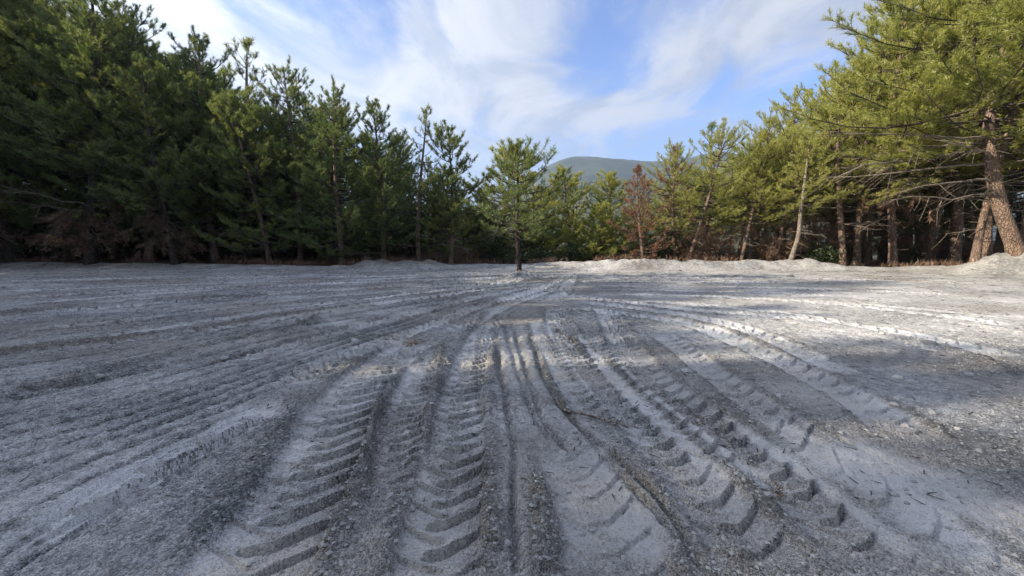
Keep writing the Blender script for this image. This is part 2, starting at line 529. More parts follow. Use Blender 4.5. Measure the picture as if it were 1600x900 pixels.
# (pixel line, groove width m, depth m)
GROOVES = []
rnd_g = random.Random(3)
_ga = [(-60, 760), (200, 680), (420, 598), (600, 528), (720, 484)]
_gb = [(-60, 640), (200, 585), (430, 530), (600, 492), (730, 464)]
for _k in range(7):
    f = _k / 6
    GROOVES.append(([(a[0] * (1 - f) + b[0] * f, a[1] * (1 - f) + b[1] * f) for a, b in zip(_ga, _gb)], 0.05 + 0.03 * (_k % 3 == 0), 0.075))
for _k in range(9):                                                 # long scraped lines across the far left
    _o = rnd_g.uniform(-4, 4)
    GROOVES.append(([(-60, 492 + _k * 17 + _o), (200, 473 + _k * 13.5 + _o), (420, 455 + _k * 9.5), (640, 441 + _k * 6), (800, 432 + _k * 3.5)], 0.07 + .03 * rnd_g.random(), 0.065))
for _k in range(5):
    GROOVES.append(([(1000 + 40 * _k, 447 + _k * 9), (1250, 452 + _k * 14), (1450, 462 + _k * 19), (1660, 478 + _k * 26)], 0.06, 0.03))
GROOVES += [
    ([(-60, 800), (130, 725), (330, 648), (450, 598), (560, 556)], 0.06, 0.05),
    ([(-60, 850), (100, 765), (260, 697), (400, 634)], 0.05, 0.035),
    ([(750, 515), (747, 560), (746, 610), (757, 675)], 0.03, 0.035),
    ([(776, 490), (772, 510), (778, 560), (793, 640), (802, 720), (800, 800), (806, 899), (810, 960)], 0.035, 0.04),
    ([(800, 505), (822, 580), (848, 655), (905, 730)], 0.035, 0.04),
    ([(828, 520), (850, 590), (890, 650), (960, 715), (1025, 780), (1085, 870), (1110, 930)], 0.04, 0.045),
    ([(786, 500), (806, 570), (830, 640), (868, 705)], 0.025, 0.03),
    ([(-60, 905), (90, 810), (240, 735), (380, 668)], 0.05, 0.06),
    ([(-60, 945), (80, 850), (220, 770), (330, 705)], 0.05, 0.06),
    ([(-60, 610), (200, 563), (430, 514), (600, 482), (740, 458)], 0.06, 0.06),
    ([(-60, 585), (200, 545), (430, 503), (640, 470), (760, 450)], 0.06, 0.06),
    ([(612, 560), (600, 600), (590, 640)], 0.04, 0.04),
    ([(1260, 660), (1380, 720), (1500, 775), (1640, 850)], 0.05, 0.02),
    ([(1100, 900), (1020, 800), (950, 720), (880, 640)], 0.04, 0.03),
]
# soil pushed up in low ridges: (pixel line, half width m, height m, brown)
WINDROWS = [
    ([(-80, 500), (60, 486), (200, 473), (330, 465), (430, 462)], 0.22, 0.10, 0.35),
    ([(-80, 640), (60, 605), (200, 573), (330, 538), (430, 520), (520, 500)], 0.16, 0.08, 0.15),
    ([(430, 520), (560, 490), (700, 466), (790, 450)], 0.14, 0.05, 0.2),
    ([(-80, 560), (120, 535), (300, 515), (480, 490), (600, 475)], 0.3, 0.04, 0.6),
    ([(700, 525), (690, 548), (674, 590), (658, 630)], 0.09, 0.07, 0.25),
    ([(615, 585), (592, 640), (575, 700), (550, 770), (515, 850), (480, 930)], 0.12, 0.075, 0.0),
    ([(480, 600), (440, 655), (400, 720), (345, 800), (270, 899)], 0.12, 0.025, 0.0),
    ([(745, 690), (748, 760), (752, 830), (755, 920)], 0.10, 0.04, 0.0),
    ([(830, 740), (842, 800), (850, 880), (860, 960)], 0.08, 0.05, 0.0),
    ([(1000, 690), (1060, 760), (1130, 840), (1200, 930)], 0.07, 0.04, 0.0),
    ([(930, 560), (1000, 600), (1060, 640)], 0.05, 0.03, 0.0),
    ([(1340, 515), (1430, 535), (1520, 560), (1640, 600)], 0.12, 0.06, 0.0),
]
# patches of paler dust or brown earth, a few painting sun or shade: px, py, rx m, ry m, dust, brown
PATCHES = [(1330, 715, 0.40, 0.26, 0.75, 0.0), (1420, 750, 0.45, 0.18, 0.6, 0.0), (1530, 795, 0.4, 0.14, 0.55, 0), (1150, 735, 0.25, 0.10, 0.45, 0.0),
           (1010, 825, 0.16, 0.2, 0.5, 0.0), (640, 585, 0.18, 0.3, 0.4, 0.25), (560, 575, 0.5, 0.5, 0.1, 0.35), (735, 500, 0.5, 0.7, 0.1, 0.4),
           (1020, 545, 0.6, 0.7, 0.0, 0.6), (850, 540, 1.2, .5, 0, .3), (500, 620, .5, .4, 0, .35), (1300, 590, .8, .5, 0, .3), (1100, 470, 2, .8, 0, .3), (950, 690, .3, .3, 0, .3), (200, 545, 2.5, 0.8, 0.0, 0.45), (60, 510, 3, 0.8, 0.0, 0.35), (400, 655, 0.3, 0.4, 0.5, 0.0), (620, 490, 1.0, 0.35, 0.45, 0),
           (520, 505, 0.9, 0.4, 0.4, 0), (800, 560, 0.25, 0.9, 0.35, 0), (1250, 610, 0.5, 0.4, 0.2, 0.1), (880, 463, 1.0, 0.5, 0.4, 0), (170, 775, 0.4, 0.3, 0.35, 0), (610, 414, 3.0, 1.6, -0.4, 0), (1480, 470, 7.0, 4.0, 0.24, 0), (1270, 505, 2.5, 1.6, 0.2, 0)]  # last three: bank darkened as tree shade, right ground paled as sunlight

TRK = [(Curve(t[0]), *t[1:]) for t in TRACKS]
GRV = [(Curve(g[0]), *g[1:]) for g in GROOVES]
WIN = [(Curve(wd[0]), *wd[1:]) for wd in WINDROWS]
PAT = [(*ground_pt(p[0], p[1]), *p[2:]) for p in PATCHES]

EDGE_X = np.array([-400, -60, -38, -36.2, -34.8, -20, -9, -3.7, 1.8, 6.5, 17, 22.5, 26, 30, 45, 400.])
EDGE_Y = np.array([-300, -70, -45, -30, 26.0, 24.3, 21.4, 23.6, 23.0, 21.8, 22.0, 20.5, 17.5, 8, -14, -300.])
TREE_MOUNDS = [(0.33, 16.4, 0.34, 0.75), (23.8, 18.3, 0.95, 1.9), (22.7, 19.3, 0.3, 1.2)]


def terrain(x, y):
    """large forms only: the levelled pad, the berm round it and the land beyond; returns height and how far outside the pad"""
    e = np.interp(x, EDGE_X, EDGE_Y) + 0.5 * fbm(x * .25, y * .0 + 3.3, 3, 40)
    outd = y - e
    h = 0.035 * fbm(x * 0.35, y * 0.35, 3, 11)
    right = smooth(0.0, 6.0, x)
    bh = (0.15 + 0.32 * right) * (0.75 + 0.5 * vnoise(x * 0.8, y * 0.3, 21)) * (1 - 0.6 * smooth(16, 19, x))
    bank = smooth(-9.2, -8.2, x) * (1 - smooth(-5.2, -3.6, x))
    bh = bh * (1 - bank) + bank * 0.42
    prof = smooth(-1.0, 0.15, outd) * (1 - smooth(0.5, 2.2, outd))
    h = h + bh * prof * (1 + 0.35 * fbm(x * 1.6, y * 1.6, 3, 5))
    far = np.maximum(outd - 1.0, 0)
    left = 1 - smooth(-3.0, 2.0, x)
    farright = smooth(12, 20, x)
    slope = 0.14 * left * np.minimum(far, 40) - (1 - left) * (1 - farright) * (0.10 * np.minimum(far, 60)) - farright * 0.01 * np.minimum(far, 60)
    valley = -55 * smooth(60, 400, np.hypot(x, y))
    h = h + slope * (1 - smooth(60, 200, np.hypot(x, y))) + valley
    h = h + smooth(0, 3, outd) * (0.18 * fbm(x * 0.5, y * 0.5, 4, 9))
    for mx, my, mh, mr in TREE_MOUNDS:
        r = np.hypot(x - mx, y - my) / mr
        h = h + mh * np.exp(-r * r * 1.6) * (1 + 0.4 * fbm(x * 2.5, y * 2.5, 3, 31))
    return h, outd


def ground_fields(x, y):
    h, outd = terrain(x, y)
    n = len(x)
    dust = np.full(n, 0.40)
    brown = np.zeros(n)
    on = 1 - smooth(0.5, 1.5, outd)
    rough = 0.55 + 0.9 * fbm(x * 0.7, y * 0.7, 3, 2)
    rough = np.clip(rough, 0.12, 1.2)
    d0 = np.hypot(x, y)
    near = d0 < 60
    brown = 0.42 * smooth(0.0, 0.55, fbm(x * 0.45, y * 0.45, 4, 61)) * on
    xi, yi = x[near], y[near]
    clod = fbm(xi * 5.5, yi * 5.5, 4, 3, 0.6)
    ridg = 1 - np.abs(fbm(xi * 3.0, yi * 3.0, 3, 8))
    fine = fbm(xi * 17, yi * 17, 2, 6, 0.7)
    det = np.zeros(n)
    det[near] = rough[near] * (0.018 * clod + 0.006 * (ridg - .6) + 0.016 * fine)
    det *= on
    # broad scraped strips on the left running with the passes
    dust += 0.30 * fbm(x * 0.55 + y * 0.2, y * 1.1 - x * .35, 4, 14)
    for c, hw, hh, br in WIN:
        i, d, s, f = c.ev(x, y, hw * 2.4)
        m = np.exp(-(d / hw) ** 2) * f * (0.45 + 1.1 * vnoise(s * 2.0, d * 3, 17))
        lump = fbm(x[i] * 9, y[i] * 9, 3, 19, 0.65)
        det[i] += m * (0.62 * hh + 0.05 * lump)
        dust[i] -= 0.24 * np.clip(m, 0, 1)
        brown[i] = np.maximum(brown[i], br * np.clip(m, 0, 1))
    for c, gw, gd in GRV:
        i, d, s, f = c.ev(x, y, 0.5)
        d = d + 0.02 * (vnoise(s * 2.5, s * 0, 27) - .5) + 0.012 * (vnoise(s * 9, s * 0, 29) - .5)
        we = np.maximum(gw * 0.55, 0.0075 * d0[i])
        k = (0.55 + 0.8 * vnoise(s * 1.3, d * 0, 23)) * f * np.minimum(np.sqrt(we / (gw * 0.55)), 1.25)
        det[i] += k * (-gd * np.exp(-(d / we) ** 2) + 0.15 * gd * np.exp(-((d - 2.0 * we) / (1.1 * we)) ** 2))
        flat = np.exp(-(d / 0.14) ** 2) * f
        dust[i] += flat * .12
        dust[i] -= 0.30 * np.clip(k, 0, 1) * np.exp(-(d / (1.2 * we)) ** 2)     # shade put into the colour along the groove
    for c, W, sink, pitch, lug, slope, wl, wr, rim, seed in TRK:
        hw = W / 2
        i, d, s, f = c.ev(x, y, hw + 0.30)
        d = d + 0.035 * (vnoise(s * 1.7, s * 0, seed) - .5)
        u = d / hw
        au = np.abs(u)
        m = (1 - smooth(0.86, 1.06, au)) * f
        v = s / pitch
        wob = 0.16 * (vnoise(s * 3.1, d * 2.5, seed + 50) - .5)
        crumb = 0.05 * fbm(x[i] * 13, y[i] * 13, 2, seed + 95)
        def bars(off, uu):
            ph = v - slope * np.where(uu > 0.12, (uu - 0.12) * 1.25, 0.25 * (uu - 0.12)) + off + wob + crumb
            fr = ph - np.floor(ph)
            nn = np.floor(ph)
            gro = smooth(0.0, 0.07, fr) * (1 - smooth(0.12, 0.16, fr))
            up = 0.75 * smooth(0.13, 0.17, fr) * (1 - smooth(0.18, 0.48, fr)) - 0.6 * gro
            return up * (0.45 + 0.75 * vnoise(nn * 7.7, uu * 1.2, seed + 60))
        R = bars(0.0, u) * smooth(-0.45, -0.30, u) * wr
        Lb = bars(0.5, -u) * smooth(-0.15, 0.02, -u) * wl * 0.7
        L = np.where(np.abs(R) > np.abs(Lb), R, Lb) * (1 - smooth(0.92, 1.05, au))
        wear = smooth(0.22, 0.5, vnoise(x[i] * 1.1, y[i] * 1.1, seed + 70) + 0.12)
        L = L * (0.42 + 0.68 * wear)
        det[i] = det[i] * (1 - 0.85 * m) + m * (-0.75 * sink + 1.25 * lug * L * np.clip(1 + (d0[i] - 5) * 0.10, 1, 2.0))
        rimp = np.exp(-((np.abs(d) - hw - 0.055) / 0.06) ** 2) * f * (0.3 + 1.3 * vnoise(x[i] * 6, y[i] * 6, seed + 80))
        det[i] += (0.55 * rim + 0.02 * fbm(x[i] * 12, y[i] * 12, 2, seed + 90)) * rimp
        dust[i] += m * 0.30 - 0.18 * rimp
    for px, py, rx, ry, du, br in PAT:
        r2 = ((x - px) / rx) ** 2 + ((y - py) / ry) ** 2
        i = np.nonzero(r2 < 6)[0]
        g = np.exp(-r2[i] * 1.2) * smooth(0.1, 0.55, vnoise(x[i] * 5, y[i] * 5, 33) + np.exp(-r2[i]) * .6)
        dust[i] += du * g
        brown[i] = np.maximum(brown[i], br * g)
        if du > .5:
            det[i] *= 1 - .6 * np.exp(-r2[i])
    litter = smooth(0.35, 1.1, outd + 0.5 * fbm(x * 1.3, y * 1.3, 3, 44))
    bank = smooth(-9.4, -8.6, x) * (1 - smooth(-4.4, -3.4, x)) * (1 - smooth(1.2, 1.9, outd))
    litter = litter * (1 - bank) + 0.45 * bank * smooth(-0.9, 0.2, outd)  # litter colour on the bank stands in for shade under the trees
    h = h + det * (1 - smooth(20, 30, d0) * .5)
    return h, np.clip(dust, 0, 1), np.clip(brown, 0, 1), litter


def ground_z(x, y):
    return float(ground_fields(np.array([float(x)]), np.array([float(y)]))[0][0])


def build_ground():
    r = [0.6]
    while r[-1] < 4200:
        z = r[-1]
        if z < 27: st = max(0.0065, 0.0056 * z)
        elif z < 70: st = 0.022 * z
        else: st = 0.07 * z
        r.append(z + st)
    rad = 3.0 + np.array(r)
    fine = np.radians(np.linspace(-56, 56, 1040))
    coarse = np.radians(np.linspace(56, 304, 72)[1:-1])
    ang = np.concatenate([fine, coarse])
    na, nr = len(ang), len(rad)
    X = (rad[:, None] * np.sin(ang)[None]).ravel()
    Y = (rad[:, None] * np.cos(ang)[None]).ravel() - 3.0
    X = np.append(X, 0.0); Y = np.append(Y, -3.0)
    h, dust, brown, litter = ground_fields(X, Y)
    v = np.stack([X, Y, h], 1)
    i = np.arange(nr - 1)[:, None] * na
    j = np.arange(na)[None]; k = (j + 1) % na
    q = np.stack([i + j, i + na + j, i + na + k, i + k], -1).reshape(-1, 4)[:, ::-1]
    c = nr * na
    t = np.stack([np.arange(na), (np.arange(na) + 1) % na, np.full(na, c)], -1)[:, ::-1]
    A = Acc()
    A.add(v, t, q)
    me = A.mesh('ground', [M_GROUND])
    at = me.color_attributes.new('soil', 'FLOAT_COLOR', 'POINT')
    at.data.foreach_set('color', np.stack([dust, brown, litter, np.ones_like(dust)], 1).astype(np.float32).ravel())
    return tag(link('ground', me), kind='structure')


ground = build_ground()

# ------------------------------------------------------------------ far hills
def hill_mat(name, a, b_, c, sc):
    m, n = new_mat(name)
    o = n.n('ShaderNodeOutputMaterial')
    d = n.n('ShaderNodeBsdfDiffuse')
    t = n.n('ShaderNodeTexCoord')
    n1 = n.noise(t.outputs['Object'], sc, 6, 0.65)
    n2 = n.noise(t.outputs['Object'], sc * 12, 7, 0.75)
    col = n.mix(n.ramp(n.math('ADD', n.math('MULTIPLY', n1, .5), n.math('MULTIPLY', n2, .5)), 0.36, 0.62), a, b_)
    col = n.mix(n.ramp(n1, 0.60, 0.70), col, c)
    n.l(col, d.inputs[0])
    n.l(d.outputs[0], o.inputs[0])
    return m


M_HILL = hill_mat('wooded_hill', (0.008, 0.016, 0.014), (0.052, 0.064, 0.050), (0.10, 0.09, 0.08), 0.006)
M_SLOPE = hill_mat('near_slope', (0.035, 0.048, 0.026), (0.09, 0.10, 0.06), (0.22, 0.17, 0.12), 0.015)


def ridge(name, depth, thick, prof, mat, seed, rough, foot=-56):
    """a hill whose crest stands at `depth` and whose skyline goes through the pixel points prof"""
    P = np.array([at_depth(px, py, depth) for px, py in prof])
    xs = np.linspace(P[0, 0], P[-1, 0], 260)
    top = np.interp(xs, P[:, 0], P[:, 2])
    ker = np.hanning(15); ker /= ker.sum()
    top = np.convolve(np.pad(top, 7, mode='edge'), ker, 'valid')
    ts = np.linspace(-1, 1, 90)
    X = np.repeat(xs[None], len(ts), 0)
    Y = depth + ts[:, None] * thick + 0 * X
    env = np.cos(np.clip(np.abs(ts), 0, 1) * PI / 2)[:, None] ** 1.2
    Z = foot + (top[None] - foot) * env
    Z = Z - rough * 0.9 * env * np.abs(fbm(X / (rough * 9), Y / (rough * 9), 4, seed + 5, 0.55)) * (np.abs(ts)[:, None] * 3).clip(0, 1)
    Z = Z + rough * env * (fbm(X / (rough * 14), Y / (rough * 14), 5, seed, 0.55))
    v = np.stack([X, Y, Z], -1).reshape(-1, 3)
    nx, ny = len(xs), len(ts)
    i = np.arange(ny - 1)[:, None] * nx; j = np.arange(nx - 1)[None]
    q = np.stack([i + j, i + j + 1, i + nx + j + 1, i + nx + j], -1).reshape(-1, 4)
    A = Acc(); A.add(v, None, q)
    return tag(link(name, A.mesh(name, [mat])), kind='structure')


ridge('far_hill', 2600, 1300, [(600, 350), (700, 338), (760, 325), (805, 300), (835, 277), (855, 264), (878, 255), (905, 251), (940, 254), (975, 255), (1010, 258), (1040, 258), (1075, 249), (1105, 243), (1150, 258), (1220, 280), (1300, 305), (1400, 330)], M_HILL, 71, 30)
ridge('middle_hill', 900, 430, [(700, 345), (800, 320), (850, 300), (900, 290), (960, 287), (1010, 284), (1060, 290), (1150, 300), (1300, 320)], M_SLOPE, 83, 7)


# far-off scrub and trees on the middle hill, one mass
def far_wood():
    me = bpy.data.objects['middle_hill'].data
    co = np.zeros(len(me.vertices) * 3, np.float32); me.vertices.foreach_get('co', co); co = co.reshape(-1, 3)
    rs = np.random.RandomState(4)
    q = co[(co[:, 1] < 905) & (co[:, 2] > -20)]
    i = rs.randint(0, len(q), 5200)
    p = q[i] + np.stack([rs.uniform(-4, 4, 5200), rs.uniform(-4, 4, 5200), np.zeros(5200)], 1)
    p = p[vnoise(p[:, 0] * .02, p[:, 1] * .03 + p[:, 2] * .05, 3) > 0.36]
    A = Acc()
    oct_ = np.array([[1, 0, .3], [0, 1, .5], [-1, 0, .3], [0, -1, .5], [0, 0, 1.6], [0, 0, -.4]], float)
    f = np.array([[0, 1, 4], [1, 2, 4], [2, 3, 4], [3, 0, 4], [1, 0, 5], [2, 1, 5], [3, 2, 5], [0, 3, 5]])
    n = len(p)
    sz = rs.uniform(1.5, 4.2, n)
    V = oct_[None] * sz[:, None, None] * rs.uniform(.7, 1.3, (n, 6, 1)) + p[:, None]
    A.add(V.reshape(-1, 3), (f[None] + np.arange(n)[:, None, None] * 6).reshape(-1, 3))
    tag(link('far_wood', A.mesh('far_wood', [M_SLOPE], False)), 'distant scrub and trees dotted over the middle hill', None, None, 'stuff')


far_wood()


# ------------------------------------------------------------------ pines
def unit(v):
    return v / (np.linalg.norm(v, axis=-1, keepdims=True) + 1e-9)


def blades(A, pos, dirs, per, rs, length=(0.13, 0.24), width=0.030, spread=0.85, mat=0):
    """tufts of needle blades, one narrow triangle each"""
    n = len(pos)
    P = np.repeat(pos, per, 0); D = np.repeat(dirs, per, 0)
    rnd = unit(rs.normal(size=(n * per, 3)))
    dv = unit(D + rnd * spread * rs.uniform(0.5, 1.25, (n * per, 1)))
    L = rs.uniform(*length, (n * per, 1))
    side = unit(np.cross(dv, unit(rs.normal(size=(n * per, 3))))) * width * 0.5
    P = P + D * rs.uniform(-0.09, 0.06, (n * per, 1))
    v = np.stack([P - side, P + side, P + dv * L], 1).reshape(-1, 3)
    t = np.arange(n * per * 3).reshape(-1, 3)
    A.add(v, t, None, mat)


def trunk_path(rs, H, r0, bend=0.25, lean=(0, 0), n=14, curve=None):
    t = np.linspace(0, 1, n)
    ph = rs.uniform(0, 6.28, 2)
    x = bend * (np.sin(t * 3.1 + ph[0]) - math.sin(ph[0])) + lean[0] * t
    y = bend * (np.sin(t * 2.6 + ph[1]) - math.sin(ph[1])) + lean[1] * t
    if curve is not None:
        x = np.interp(t * H, curve[:, 2], curve[:, 0]); y = np.interp(t * H, curve[:, 2], curve[:, 1])
    P = np.stack([x, y, t * H], 1)
    rad = r0 * ((1 - t) ** 0.75) + 0.012
    rad[0] *= 1.30
    P[0, 2] = -0.35
    return P, rad


def along(P, z):
    return np.array([np.interp(z, P[:, 2], P[:, 0]), np.interp(z, P[:, 2], P[:, 1]), z])


def make_pine(seed, H=12.0, cb=0.28, R=2.3, r0=0.14, spacing=0.42, per=11, bend=0.22, top_open=0.5, needle=None, bark=None,
              dead=5, dead_brown=0, shape=0.75, curve=None, side_bias=None, density=1.0, flat=0.0, blade=(0.12, 0.22), wid=0.021):
    """meshes of one pine: trunk, live branches, needle crown, single dead branches, brown dead foliage"""
    rs = np.random.RandomState(seed)
    needle = needle or M_NEEDLE; bark = bark or M_BARK
    P, rad = trunk_path(rs, H, r0, bend, (rs.uniform(-.5, .5), rs.uniform(-.5, .5)), curve=curve)
    T = Acc(); T.tube(P, rad, 9)
    for _ in range(int(6 + 10 * cb)):                                # short snapped stubs on the bare trunk
        z = rs.uniform(0.5, max(cb * H, 1.2)); a = rs.uniform(0, 6.28); p = along(P, z)
        d = np.array([math.cos(a), math.sin(a), rs.uniform(-.1, .4)])
        ln = rs.uniform(0.15, 0.5)
        T.tube([p, p + d * ln * .5, p + d * ln + [0, 0, rs.uniform(-.05, .1)]], [0.022, 0.016, 0.008], 4)
    B, tp, td = Acc(), [], []
    z = cb * H
    while z < H - 0.15:
        t = (z - cb * H) / (H - cb * H)
        prof = (1 - t) ** shape * (0.62 + 0.38 * min(1, t / 0.2)) + 0.05
        k = rs.randint(3, 6) if t < 0.85 else rs.randint(2, 4)
        a0 = rs.uniform(0, 6.28)
        for b in range(k):
            if rs.rand() > 0.93 * density: continue
            a = a0 + b * 6.28 / k + rs.normal(0, .3)
            L = R * prof * rs.uniform(0.45, 1.22) * (0.78 + 0.50 * float(vnoise(np.array([a * 0.8 + seed * 3.1]), np.array([z * 0.55]), seed)[0]))
            if side_bias is not None:
                L *= 1 + side_bias[1] * math.cos(a - side_bias[0])
            el = (-0.05 + 0.95 * t ** 1.3) * (1 - flat) + rs.normal(0, .13)
            p0 = along(P, z + rs.uniform(-.12, .12))
            n = 7
            s = np.linspace(0, 1, n)
            hd = np.array([math.cos(a), math.sin(a)])
            rise = np.sin(el) * s + (0.30 - 0.25 * flat) * s ** 2.2 * (1 - 0.5 * t) - 0.10 * np.sin(s * PI)
            run = np.cos(el) * s
            pth = p0[None] + L * np.stack([hd[0] * run, hd[1] * run, rise], 1)
            pth[1:, :2] += np.cumsum(rs.normal(0, 0.018 * L, (n - 1, 2)), 0)
            br = max(0.010, (0.017 - 0.014 * flat) * L + 0.004)
            B.tube(pth, br * (1 - 0.85 * s), 4)
            ns = max(3, int(L / 0.20))
            for q in range(ns):
                f = rs.uniform(0.22, 1.0) ** 0.8
                pp = np.array([np.interp(f, s, pth[:, c]) for c in range(3)])
                tg = unit(pth[min(int(f * (n - 1)) + 1, n - 1)] - pth[int(f * (n - 1) * .98)])
                sgn = 1 if q % 2 else -1
                lat = np.array([-tg[1], tg[0], 0]) * sgn
                ln = (0.20 + 0.34 * L * (1.08 - f)) * rs.uniform(0.5, 1.1)
                dv = unit(tg * 0.75 + lat * 0.8 + np.array([0, 0, 0.22 + 0.4 * t + rs.normal(0, .2)]))
                end = pp + dv * ln + np.array([0, 0, 0.14 * ln])
                if ln > 0.3:
                    B.tube([pp, (pp + end) / 2 - [0, 0, .02], end], [0.010, 0.007, 0.003], 3, cap=False)
                m = max(2, int(ln / 0.115))
                for g in range(m):
                    ff = 0.25 + 0.75 * (g + 1) / m
                    tp.append(pp + (end - pp) * ff + rs.normal(0, 0.03, 3)); td.append(unit(dv + [0, 0, .35]))
            for g in range(3):
                tp.append(pth[-1] - (pth[-1] - pth[-2]) * g * 0.5); td.append(unit(pth[-1] - pth[-2] + np.array([0, 0, .3])))
        z += spacing * rs.uniform(0.7, 1.3) * (1.0 - 0.35 * t)
    for g in range(30):                                              # leader
        tp.append(P[-1] + np.array([rs.normal(0, .012 * g ** .8), rs.normal(0, .012 * g ** .8), .12 - g * 0.055])); td.append(np.array([0, 0, 1.0]))
    N = Acc()
    blades(N, np.array(tp), np.array(td), per, rs, blade, wid, spread=1.0)
    parts = [('trunk', T.mesh('trunk', [bark])), ('live_branch_frame', B.mesh('live_branch_frame', [M_BRANCH])),
             ('crown', N.mesh('crown', [needle], False))]
    for k in range(dead):                                            # bare dead branches below the crown, each its own part
        D = Acc(); zz_ = H * cb * rs.uniform(0.45, 1.15) + 0.3; a = rs.uniform(0, 6.28)
        L = R * rs.uniform(0.35, 0.8)
        dead_branch(D, rs, along(P, zz_), a, L, rs.uniform(-.15, .3))
        parts.append(('dead_branch', D.mesh('dead_branch', [M_DEADWOOD])))
    if dead_brown:
        D = Acc(); bp, bd = [], []
        for k in range(dead_brown):
            zz_ = H * cb * rs.uniform(0.25, 1.1) + 0.4; a = rs.uniform(0, 6.28)
            L = R * rs.uniform(0.25, 0.6)
            pts = dead_branch(D, rs, along(P, zz_), a, L, -0.35 + rs.uniform(-.4, .2), droop=0.5)
            for p, d in pts:
                bp.append(p); bd.append(d)
        blades(D, np.array(bp), np.array(bd), 12, rs, (0.14, 0.3), 0.02, 0.9, 1)
        parts.append(('dead_foliage', D.mesh('dead_foliage', [M_BRANCH, M_DRYNEEDLE], False)))
    return parts


def dead_branch(D, rs, p0, a, L, el, droop=0.12):
    n = 6; s = np.linspace(0, 1, n)
    hd = np.array([math.cos(a), math.sin(a)])
    pth = np.stack([p0[0] + hd[0] * L * s * math.cos(el), p0[1] + hd[1] * L * s * math.cos(el), p0[2] + L * (math.sin(el) * s - droop * s ** 2)], 1)
    pth[1:] += np.cumsum(rs.normal(0, 0.03 * L, (n - 1, 3)), 0)
    D.tube(pth, max(0.012, 0.012 * L + .006) * (1 - .8 * s), 4)
    outp = []
    for q in range(int(4 + L * 4)):
        f = rs.uniform(0.25, 1); pp = np.array([np.interp(f, s, pth[:, c]) for c in range(3)])
        tg = unit(pth[-1] - pth[0])
        dv = unit(tg * .8 + rs.normal(0, .55, 3))
        ln = L * rs.uniform(0.15, 0.4)
        end = pp + dv * ln - [0, 0, droop * ln]
        D.tube([pp, (pp + end) / 2 + rs.normal(0, .03 * ln, 3), end], [0.008, 0.006, 0.003], 3, cap=False)
        for g in range(3):
            outp.append((pp + (end - pp) * (0.4 + .3 * g), dv))
    return outp


PROTO = {}
def proto(key, **kw):
    PROTO[key] = (make_pine(**kw), kw.get('H', 12.0))


proto('tall_a', seed=1, H=14, cb=0.10, R=3.4, r0=0.17, dead=4, shape=0.55, per=19, spacing=.38)
proto('tall_b', seed=2, H=14, cb=0.16, R=3.1, r0=0.16, dead=4, shape=0.5, per=19, spacing=.38)
proto('tall_c', seed=3, H=14, cb=0.06, R=3.6, r0=0.18, dead=4, shape=0.6, per=19, spacing=.38)
proto('mid_a', seed=4, H=9, cb=0.20, R=2.4, per=20, r0=0.11, spacing=0.36, dead=4, shape=0.55)
proto('mid_b', seed=5, H=9, cb=0.10, R=2.5, per=20, r0=0.10, spacing=0.36, dead=4, shape=0.5)
proto('bushy', seed=6, H=7, cb=0.03, R=2.6, per=20, r0=0.10, spacing=0.32, dead=0, shape=0.6, needle=M_NEEDLE_Y)
proto('light_a', seed=7, H=10, cb=0.34, R=2.7, per=11, r0=0.12, dead=6, needle=M_NEEDLE_Y, spacing=0.40, shape=0.5)
proto('light_b', seed=8, H=10, cb=0.38, R=2.5, per=11, r0=0.11, dead=7, needle=M_NEEDLE_Y, spacing=0.38, shape=0.5, dead_brown=4)
proto('light_c', seed=9, H=10, cb=0.30, R=2.9, per=11, r0=0.12, dead=6, needle=M_NEEDLE_Y, spacing=0.42, shape=0.58)
proto('mid_y', seed=41, H=9, cb=0.08, R=2.5, per=19, r0=0.10, spacing=0.36, dead=3, shape=0.5, needle=M_NEEDLE_Y)
proto('sparse', seed=10, H=9, cb=0.35, R=1.7, r0=0.10, dead=4, needle=M_NEEDLE, spacing=0.5, density=0.75, per=9)
proto('rust', seed=12, H=8, cb=0.12, R=2.0, r0=0.10, dead=5, needle=M_RUST, spacing=0.38, density=0.85, per=11, shape=0.7)
proto('draped', seed=13, H=14, cb=0.28, R=3.2, per=19, r0=0.18, dead=3, dead_brown=26, bark=M_BARK_DARK)


def grow(key, x, y, H, rz=0.0, label='', group=None, parts=None, z=None, name='pine_tree', lean=None, keep_dead=True, wide=1.25):
    meshes, H0 = PROTO[key]
    z = z if z is not None else float(terrain(np.array([x]), np.array([y]))[0][0]) - 0.02
    root = link(name, None, loc=(x, y, z))
    s = H / H0
    root.scale = (s * wide, s * wide, s)
    root.rotation_euler = (lean[0] if lean else rnd.gauss(0, .022), lean[1] if lean else rnd.gauss(0, .022), rz)
    tag(root, label, 'pine tree', group)
    for nm, me in meshes:
        if nm in ('dead_branch',) and not keep_dead: continue
        link(nm, me, root)
    return root


rnd = random.Random(5)


def top_h(px, py, y):
    return at_depth(px, py, y)[2]


def plant(key, px, y, py_top, label, group, lean=None, rz=None, **kw):
    x = (px - 800) / F_PX * (y * math.cos(PITCH) + CAM_H * math.sin(PITCH))
    z = float(terrain(np.array([x]), np.array([y]))[0][0])
    H = top_h(px, py_top, y) - z
    return grow(key, x, y, max(H, 2.0), rz if rz is not None else rnd.uniform(0, 6.28), label, group, lean=lean, **kw)


G_LEFT = 'pines of the shaded wood on the left'
G_MID = 'small pines at the far edge of the clearing'
G_RIGHT = 'sunlit pines along the right edge'
